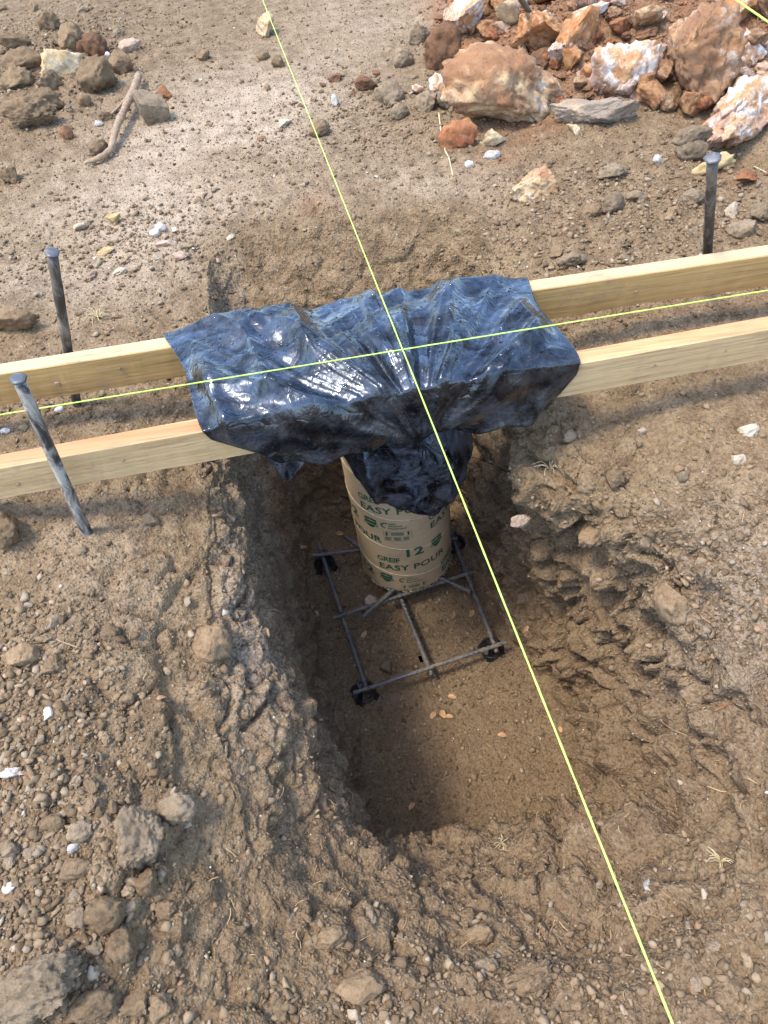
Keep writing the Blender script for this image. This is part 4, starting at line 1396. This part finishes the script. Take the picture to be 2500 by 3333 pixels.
rockset('soil_clod', 'clod', 'large soil clods', [
    (50, 140, 90, 66, CL, .1, 'dark clod at the left edge, uppermost of the top left heap'),
    (82, 198, 135, 72, CL, .0, 'long brown clod left of the cream rock'),
    (235, 130, 84, 92, CL, .4, 'rounded brown clod above the cream rock'),
    (302, 155, 88, 92, CR, .2, 'rusty brown clod right above the cream rock'),
    (312, 250, 108, 112, CL, .3, 'cracked brown clod right below the cream rock'),
    (395, 205, 72, 72, CL, .1, 'worn half-buried clod right of the cracked clod'),
    (95, 372, 158, 92, CL, -.1, 'broad brown clod, lowest of the top left heap'),
    (150, 330, 110, 70, CL, .3, 'crumbling clod above the broad lowest clod'),
    (160, 262, 90, 60, CL, .7, 'brown clod under the cream rock'),
    (60, 260, 100, 70, CL, .2, 'brown clod at the left under the long clod'),
    (270, 328, 48, 46, CL, .2, 'small brown clod left of the stick'),
    (160, 75, 60, 60, CL, .2, 'brown clod near the top edge at the left'),
    (215, 432, 46, 44, CR, .1, 'ochre clod left of the stick'),
    (32, 575, 60, 54, CL, .3, 'dark clod alone at the left edge'),
    (318, 480, 60, 50, CL, .4, 'brown clod beside the foot of the stick'),
    (665, 182, 42, 34, CL, .2, 'single dark clod left of the line near the top'),
    (908, 202, 46, 42, CL, .1, 'dark clod right of the line near the top'),
    (856, 186, 44, 30, CL, .5, 'dark clod left of the line near the top'),
    (1363, 115, 70, 60, CG, .3, 'grey clod at the left edge of the spoil heap'),
    (1310, 192, 76, 66, CG, .5, 'grey-brown clod left below the grey one at the heap'),
    (1438, 160, 125, 125, CR, .2, 'large dark red-brown clod at the left of the boulders'),
    (1393, 332, 70, 72, CG, .3, 'grey clod below the pinkish white stone'),
    (1453, 322, 66, 66, CG, .9, 'grey clod touching the left of the big round boulder'),
    (1265, 310, 90, 70, CG, .2, 'flat worn clod between the line and the heap'),
    (1190, 275, 70, 54, CR, .2, 'reddish worn clod right of the line'),
    (1040, 420, 70, 56, CL, .1, 'brown clod just left of the line'),
    (1300, 365, 60, 50, CG, .6, 'small grey clod below the flat worn clod'),
    (2252, 498, 96, 74, CG, .3, 'grey-brown clod left of the right stake head'),
    (2245, 445, 130, 66, CG, .0, 'dark flat clod under the long diagonal slab'),
    (2418, 748, 98, 72, CG, .1, 'grey blocky clod by the farther board at the right'),
    (2480, 690, 84, 60, CG, .4, 'grey clod at the right edge above the board'),
    (1990, 664, 82, 66, CG, .5, 'tilted flat clod in the rubble below the heap'),
    (1995, 560, 90, 52, CG, .1, 'worn clod in the rubble below the flat slab'),
    (1925, 690, 76, 54, CL, .2, 'dark clod left of the tilted flat clod'),
    (2065, 640, 54, 40, CG, .2, 'small clod right of the tilted flat clod'),
    (2255, 645, 70, 56, CG, .3, 'clod left of the right stake at mid height'),
    (1860, 850, 84, 66, CG, .2, 'grey clod resting against the farther board'),
    (690, 2085, 125, 150, CL, .3, 'large flat-topped clod broken off on the left ledge of the pit'),
    (492, 1697, 58, 58, CG, .2, 'squarish grey clod on the ground left of the pit'),
    (75, 2140, 95, 84, CL, .4, 'large brown clod in the upper gravel patch'),
    (360, 2060, 60, 62, CL, .2, 'rounded clod right of the upper gravel patch'),
    (170, 2165, 80, 70, CL, .2, 'crumbly clod right of the large brown one in the gravel'),
    (410, 2275, 50, 46, CL, .2, 'small rounded clod between the gravel and the pit'),
    (450, 2735, 155, 185, CG, .2, 'big speckled clod at the right edge of the gravel'),
    (573, 2640, 118, 108, CG, .3, 'flat grey speckled clod above the big speckled one'),
    (173, 2682, 82, 62, CL, .2, 'brown clod in the middle of the lower gravel'),
    (262, 2706, 82, 66, CG, .1, 'olive-brown rounded clod beside the white chalk in the gravel'),
    (256, 2822, 100, 80, CL, .2, 'brown clod below the white chalk in the gravel'),
    (354, 2968, 126, 130, CL, .3, 'large lumpy clod at the foot of the gravel'),
    (400, 3078, 88, 104, CL, .1, 'upright pear-shaped clod near the bottom left'),
    (482, 2868, 80, 86, CL, .3, 'angular dark clod right of the gravel'),
    (540, 2960, 66, 60, CL, .2, 'pale-topped clod right of the large lumpy one'),
    (113, 3215, 280, 190, CG, .2, 'huge pale lumpy clod in the bottom left corner'),
    (300, 3285, 140, 110, CL, .3, 'brown clod right of the huge pale one at the bottom'),
    (445, 3275, 104, 92, CL, .2, 'dark clod second from the huge one at the bottom edge'),
    (527, 3280, 76, 86, CL, .4, 'clod third from the huge one at the bottom edge'),
    (255, 2985, 70, 76, CG, .3, 'clod with white flecks left of the large lumpy one'),
    (2003, 1557, 64, 60, CL, .2, 'clod on the upper right shelf of the pit'),
    (1853, 1421, 46, 42, CG, .3, 'small grey clod near the right end of the plastic'),
    (2222, 1550, 40, 44, CG, .3, 'small round clod on the right-hand ground'),
    (2190, 1970, 90, 150, CL, .3, 'flaking upright slab of soil on the right wall'),
    (1930, 1745, 100, 70, CL, .4, 'jagged lump hanging at the edge of the right shelf'),
    (40, 1040, 140, 80, CL, .2, 'dark lumpy clod at the left edge behind the rear stake'),
    (15, 1730, 80, 120, CL, .2, 'dark lump at the left edge below the nearer board'),
    (1080, 3060, 110, 80, CL, .3, 'lump at the bottom of the near bank, left of centre'),
    (1180, 3210, 150, 100, CL, .3, 'broad crumbly lump at the bottom edge left of centre'),
    (1560, 3050, 90, 70, CL, .2, 'crumbly lump at the bottom in the middle'),
    (1720, 3190, 170, 110, CL, .2, 'broad rounded lump at the bottom edge left of the line'),
    (1580, 3150, 80, 60, CG, .2, 'small pale lump left of the broad rounded one'),
])

# smaller clods that nothing tells apart, in their patches
CLODS = [rock_mesh('clod_shape', (1, .9, .72), 200 + k, 3, 10, .42, .85, .2, .17) for k in range(9)]
ROCKS = [rock_mesh('rubble_shape', (1, .9, .8), 400 + k, 4, 9, .26, .8, .16, .09) for k in range(8)]
TINT = {'grey_clod': 'grey-brown', 'red_clod': 'red-brown', 'rust_stone': 'rust-red', 'pinkish_stone': 'pinkish', 'pale_stone': 'cream', 'orange_rock': 'mostly orange',
        'white_faced_rock': 'mostly white', 'brown_boulder': 'dark brown', 'cream_rock_clay': 'clay-crusted cream', 'rust_rock': 'deep red'}
def patch(n, x0, x1, y0, y1, s0, s1, mats, label, group, seed, shapes=None, name='soil_clod', cat='clod'):
    shapes = shapes or CLODS
    r = random.Random(seed)
    for k in range(n):
        x, y = r.uniform(x0, x1), r.uniform(y0, y1)
        s = s0 + (s1 - s0) * r.random() ** 2
        p, nrm, dep = hit(x, y)
        mat = r.choice(mats)
        me = shapes[r.randrange(len(shapes))]
        key = me.name + mat.name
        m2 = bpy.data.meshes.get(key)
        if m2 is None:
            m2 = me.copy(); m2.name = key; m2.materials.clear(); m2.materials.append(mat)
            m2.polygons.foreach_set('use_smooth', np.full(len(m2.polygons), shapes is not CLODS))
        o = bpy.data.objects.new(name, m2)
        COL.objects.link(o)
        sc = s * dep / F
        o.scale = (sc * r.uniform(.85, 1.2), sc * r.uniform(.8, 1.1), sc * r.uniform(.75, 1.1))
        o.location = p + nrm * sc * (.12 if shapes is CLODS else .26)
        o.rotation_euler = (r.uniform(-.5, .5), r.uniform(-.5, .5), r.uniform(0, 6.3))
        size = 'smaller' if s < s0 + (s1 - s0) * .08 else ('larger' if s > s0 + (s1 - s0) * .4 else 'middling')
        tag(o, size + ' ' + TINT.get(mat.name, 'brown') + ' ' + label.replace('small ', '', 1), cat, group)
patch(28, 0, 420, 30, 430, 22, 58, [CL, CL, CG], 'small loose clod in the heap at the top left', 'small clods in the top left heap', 1)
patch(16, 850, 1500, 230, 470, 20, 48, [CL, CG, CR], 'small loose clod right of the line in the upper middle', 'small clods in the upper middle', 2)
patch(48, 1780, 2500, 440, 860, 20, 56, [CG, CG, CL], 'small loose clod in the rubble between the heap and the boards', 'small clods in the rubble below the heap', 3)
patch(56, 1420, 2500, 0, 340, 28, 84, [CR, M['rust'], CR, M['pink'], M['clodred']], 'small stone wedged among the boulders', 'small reddish stones among the boulders', 4, CLODS, 'loose_stone', 'stone')
patch(90, 1480, 2500, -30, 370, 45, 130, [LB, LC, LD, LA, LE], 'angular rubble rock packed between the boulders', 'angular rubble packed between the boulders', 14, ROCKS, 'limestone_rock', 'rock')
patch(84, 0, 430, 2040, 3100, 18, 58, [CL, CG, CL, CG], 'small loose clod in the gravel bank at the left', 'small clods in the left gravel bank', 5)
patch(24, 550, 1800, 2980, 3320, 24, 56, [CL, CL, CG], 'small loose clod along the bottom edge of the photo', 'small clods along the bottom edge', 6)
patch(14, 0, 520, 1340, 1460, 18, 40, [CL, CG], 'small loose clod on the ground between the two boards', 'small clods between the boards', 7)
patch(12, 2150, 2500, 1600, 2000, 18, 40, [CL, CG], 'small loose clod on the ground right of the pit', 'small clods right of the pit', 8)
patch(16, 1750, 2500, 2850, 3300, 18, 44, [CL, CG], 'small loose clod on the near ground right of the line', 'small clods near right', 9)
patch(16, 250, 800, 640, 900, 18, 44, [M['pale'], M['pink'], CG], 'small stone in the stony band above the left stakes', 'small pale stones in the stony band', 10, CLODS, 'loose_stone', 'stone')

# ------------------------------------------------------------------ sticks, roots, straw, husks, needles
def along(pts_px, lift=.004):
    out = []
    for x, y in pts_px:
        p, n, _ = hit(x, y)
        out.append(np.array(p) + np.array(n) * lift)
    return np.array(out)

sp = along([(462, 272), (445, 325), (420, 390), (385, 455), (360, 505), (320, 532), (285, 540)], .014)
sp[:, 2] = np.maximum(sp[:, 2], np.interp(np.arange(7), [0, 2, 4, 6], [sp[0, 2] + .02, sp[2, 2] + .03, sp[4, 2] + .008, sp[6, 2]]))
st = empty('forked_stick', sp[4])
tag(st, 'bent forked brown stick lying across a grey stone at the top left', 'stick')
P = spline(sp, 60)
rr = np.interp(np.linspace(0, 1, 60), [0, .1, .5, .8, 1], [.013, .0145, .0125, .010, .005]) * (1 + .08 * np.sin(np.arange(60) * 1.1))
link('stem', tube_mesh('stem', P - sp[4], rr, 12), M['root'], st)
bp = along([(432, 318), (400, 345), (365, 382)], .012)
bp[0] = spline(sp, 60)[9]
link('side_branch', tube_mesh('side_branch', spline(bp, 20) - sp[4], np.linspace(.008, .004, 20), 8), M['root'], st)

def root(label, pts, r0, r1, mat=None):
    P = spline(along(pts, .004), 40)
    o = link('root', tube_mesh('root', P, np.linspace(r0, r1, 40) * (1 + .15 * np.sin(np.arange(40) * .9)), 6), mat or M['paleroot'])
    tag(o, label, 'root', 'thin roots lying on the soil')
root('pale wavy root left of the lone cream rock', [(1428, 372), (1436, 430), (1450, 490), (1462, 520), (1476, 575)], .0032, .0022)
root('brown root looping down between the boulders', [(1685, 175), (1740, 215), (1800, 255), (1830, 300), (1838, 330)], .0042, .0025, M['root'])
root('brown root curving over the soil below the white-faced boulder', [(2010, 320), (2060, 330), (2110, 335), (2150, 350)], .0035, .002, M['root'])
root('thin brown root on the near right slope', [(2143, 2310), (2155, 2345), (2195, 2380), (2235, 2400), (2245, 2425)], .0018, .0010, M['root'])
root('reddish root on the right-hand soil', [(2310, 2560), (2350, 2580), (2400, 2575), (2440, 2570)], .0016, .001, M['needle'])
root('dark root in the upper gravel patch', [(105, 2070), (160, 2075), (210, 2095), (265, 2115)], .0026, .0014, M['root'])
root('thin root hanging from the near bank', [(1672, 2805), (1680, 2840), (1690, 2885)], .0013, .0008, M['root'])
root('yellow straw at the right edge by the stake', [(2455, 545), (2480, 560), (2515, 578)], .0022, .0018, M['straw'])
root('red twig lying on the right slope', [(2325, 2315), (2380, 2290), (2430, 2285)], .0018, .0012, M['rust'])

def tuft(label, px_, py_, n, L, seed, mat):
    p, nr, dep = hit(px_, py_)
    t = empty('dry_grass_tuft', p)
    tag(t, label, 'dry grass', 'tufts of dry grass and roots')
    r = random.Random(seed)
    bm = []
    for k in range(n):
        a = r.uniform(0, 6.28); l = L * r.uniform(.5, 1)
        d = Vector((math.cos(a), math.sin(a), r.uniform(.0, .5))) * l
        c = [(0, 0, 0), tuple(d * .5 + Vector((r.uniform(-.3, .3), r.uniform(-.3, .3), r.uniform(.1, .5))) * l * .5 + nr * l * .2), tuple(d + nr * l * .15)]
        link('blade', tube_mesh('blade', spline(c, 9), np.linspace(.0011, .0005, 9), 4), mat, t)
tuft('pale dry root tuft sticking out of the right wall of the pit', 1790, 1525, 16, .045, 1, M['paleroot'])
tuft('greenish-yellow dry tuft on the near right slope', 2345, 2805, 14, .028, 2, M['straw'])
tuft('grey dry tuft on the near lip of the pit', 1632, 2745, 9, .024, 3, M['paleroot'])
tuft('dry grass tuft behind the farther board beside the left rear stake', 320, 1035, 22, .05, 4, M['straw'])

def husk(x, y, s, rot, label):
    p, n, dep = hit(x, y)
    w = s * dep / F
    V, Fc = [], []
    m = 7
    for i in range(m):
        t = i / (m - 1)
        hw = .30 * math.sin(math.pi * (t * .86 + .07)) ** .8
        for j in range(5):
            q = j / 4 * 2 - 1
            V.append(((t - .5) * w, q * hw * w, w * (.06 + .20 * q * q * math.sin(math.pi * t) + .10 * (t - .5) ** 2)))
    for i in range(m - 1):
        for j in range(4):
            Fc.append((i * 5 + j, i * 5 + j + 1, (i + 1) * 5 + j + 1, (i + 1) * 5 + j))
    me = bpy.data.meshes.new('seed_husk'); me.from_pydata(V, [], Fc); me.update()
    o = link('seed_husk', me, M['husk'])
    so_ = o.modifiers.new('thickness', 'SOLIDIFY'); so_.thickness = .0008
    o.location = p + n * .0015
    q = n.to_track_quat('Z', 'Y')
    o.rotation_euler = (q @ Matrix.Rotation(rot, 3, 'Z').to_quaternion()).to_euler()
    tag(o, label, 'husk', 'papery seed husks')
for k, row in enumerate([
    (1472, 2002, 30, .2, 'orange papery husk right of the middle bar of the mat'), (1535, 1998, 28, -.4, 'orange papery husk beside the right bar of the mat'),
    (1711, 2050, 28, .8, 'papery husk right of the line on the pit floor'), (1472, 2271, 30, .5, 'papery husk in front of the front bar'),
    (1443, 2326, 34, 1.0, 'largest of the papery husks on the near pit floor'), (1410, 2330, 30, 1.6, 'papery husk touching the largest one'),
    (1462, 2336, 30, -.6, 'papery husk right against the largest one'), (1027, 1998, 26, .2, 'papery husk outside the left bar of the mat'),
    (1185, 2066, 28, .9, 'papery husk inside the mat below the cream stone'), (987, 1786, 28, 1.3, 'papery husk at the foot of the left wall'),
    (1108, 1737, 26, .5, 'papery husk left of the tube behind the mat'), (1634, 2396, 32, 1.2, 'papery husk alone on the near pit floor by the line'),
    (1826, 2376, 24, .7, 'papery husk at the right edge of the pit floor'), (305, 2047, 46, .7, 'tan papery husk above the gravel bank'),
    (527, 2279, 40, 1.2, 'tan papery husk between the gravel and the pit'), (1342, 2627, 30, .3, 'crumpled husk at the dark near end of the floor')]):
    husk(*row)

# fallen needles: too many to count
def needles(n, seed):
    r = np.random.default_rng(seed)
    Vs, Fs, base = [], [], 0
    for k in range(n):
        x, y = r.uniform(0, 2500), r.uniform(60, 3300)
        if r.random() < .55: x, y = r.uniform(950, 2450), r.uniform(1650, 3100)
        p, nr, dep = hit(x, y)
        if dep > 3.4: continue
        a = r.uniform(0, 6.28); L = r.uniform(.006, .016)
        d = np.array([math.cos(a), math.sin(a), 0]); d -= np.array(nr) * (d @ np.array(nr))
        s_ = np.cross(np.array(nr), d)
        bend = r.uniform(-.5, .5) * L
        w = r.uniform(.0005, .0010)
        for t in (-1, -.33, .33, 1):
            c = np.array(p) + d * L * t + s_ * bend * t * t + np.array(nr) * (.002 + .001 * (1 - t * t))
            Vs += [c + s_ * w, c - s_ * w, c + np.array(nr) * w * 1.4]
        for i in range(3):
            b0, b1 = base + i * 3, base + i * 3 + 3
            for j in range(3):
                Fs.append((b0 + j, b0 + (j + 1) % 3, b1 + (j + 1) % 3, b1 + j))
        base += 12
    me = mesh_np('pine_needles', np.array(Vs), np.array(Fs))
    o = link('pine_needles', me, M['needle'])
    tag(o, 'dry needles scattered over the soil and pit floor', 'needles', kind='stuff')
needles(330, 6)

# ------------------------------------------------------------------ rain drops on the plastic
def drops(n, seed):
    r = np.random.default_rng(seed)
    G = SP.reshape(SNU, SNV, 3)
    T, TF = ico(2)
    keep = T[:, 2] > -.35
    Vs, Fs = [], []
    b = 0
    for k in range(n):
        i, j = r.integers(2, SNU - 3), r.integers(18, SNV - 32)
        du, dv_ = G[i + 1, j] - G[i - 1, j], G[i, j + 1] - G[i, j - 1]
        nn = np.cross(du, dv_); nn /= np.linalg.norm(nn) + 1e-9
        if nn[2] < 0: nn = -nn
        if nn[2] < .55: continue
        a = np.array([nn[2], 0, -nn[0]]); a /= np.linalg.norm(a); c = np.cross(nn, a)
        s_ = .0011 + .0024 * r.random() ** 3
        p = G[i, j] + du * r.uniform(-.4, .4) + dv_ * r.uniform(-.4, .4) + nn * .0008
        q = T * np.array([1, r.uniform(.8, 1.2), .5]) * s_
        Vs.append(p + q[:, :1] * a + q[:, 1:2] * c + q[:, 2:] * nn)
        Fs.append(TF + b); b += len(T)
    me = mesh_np('rain_drops', np.concatenate(Vs), np.concatenate(Fs))
    o = link('rain_drops', me, M['water'])
    tag(o, 'rain drops beading on the black plastic', 'water drops', kind='stuff')
drops(1100, 8)

# ------------------------------------------------------------------ rebar standing in the hole behind the heap
rb = empty('rebar_stub', at(1720, 40, .0))
tag(rb, 'dark rebar sticking up in the hole at the top edge', 'rebar')
rebar(at(1735, 60, .02), at(1680, -30, .38), rb, np.array(rb.location), .008)
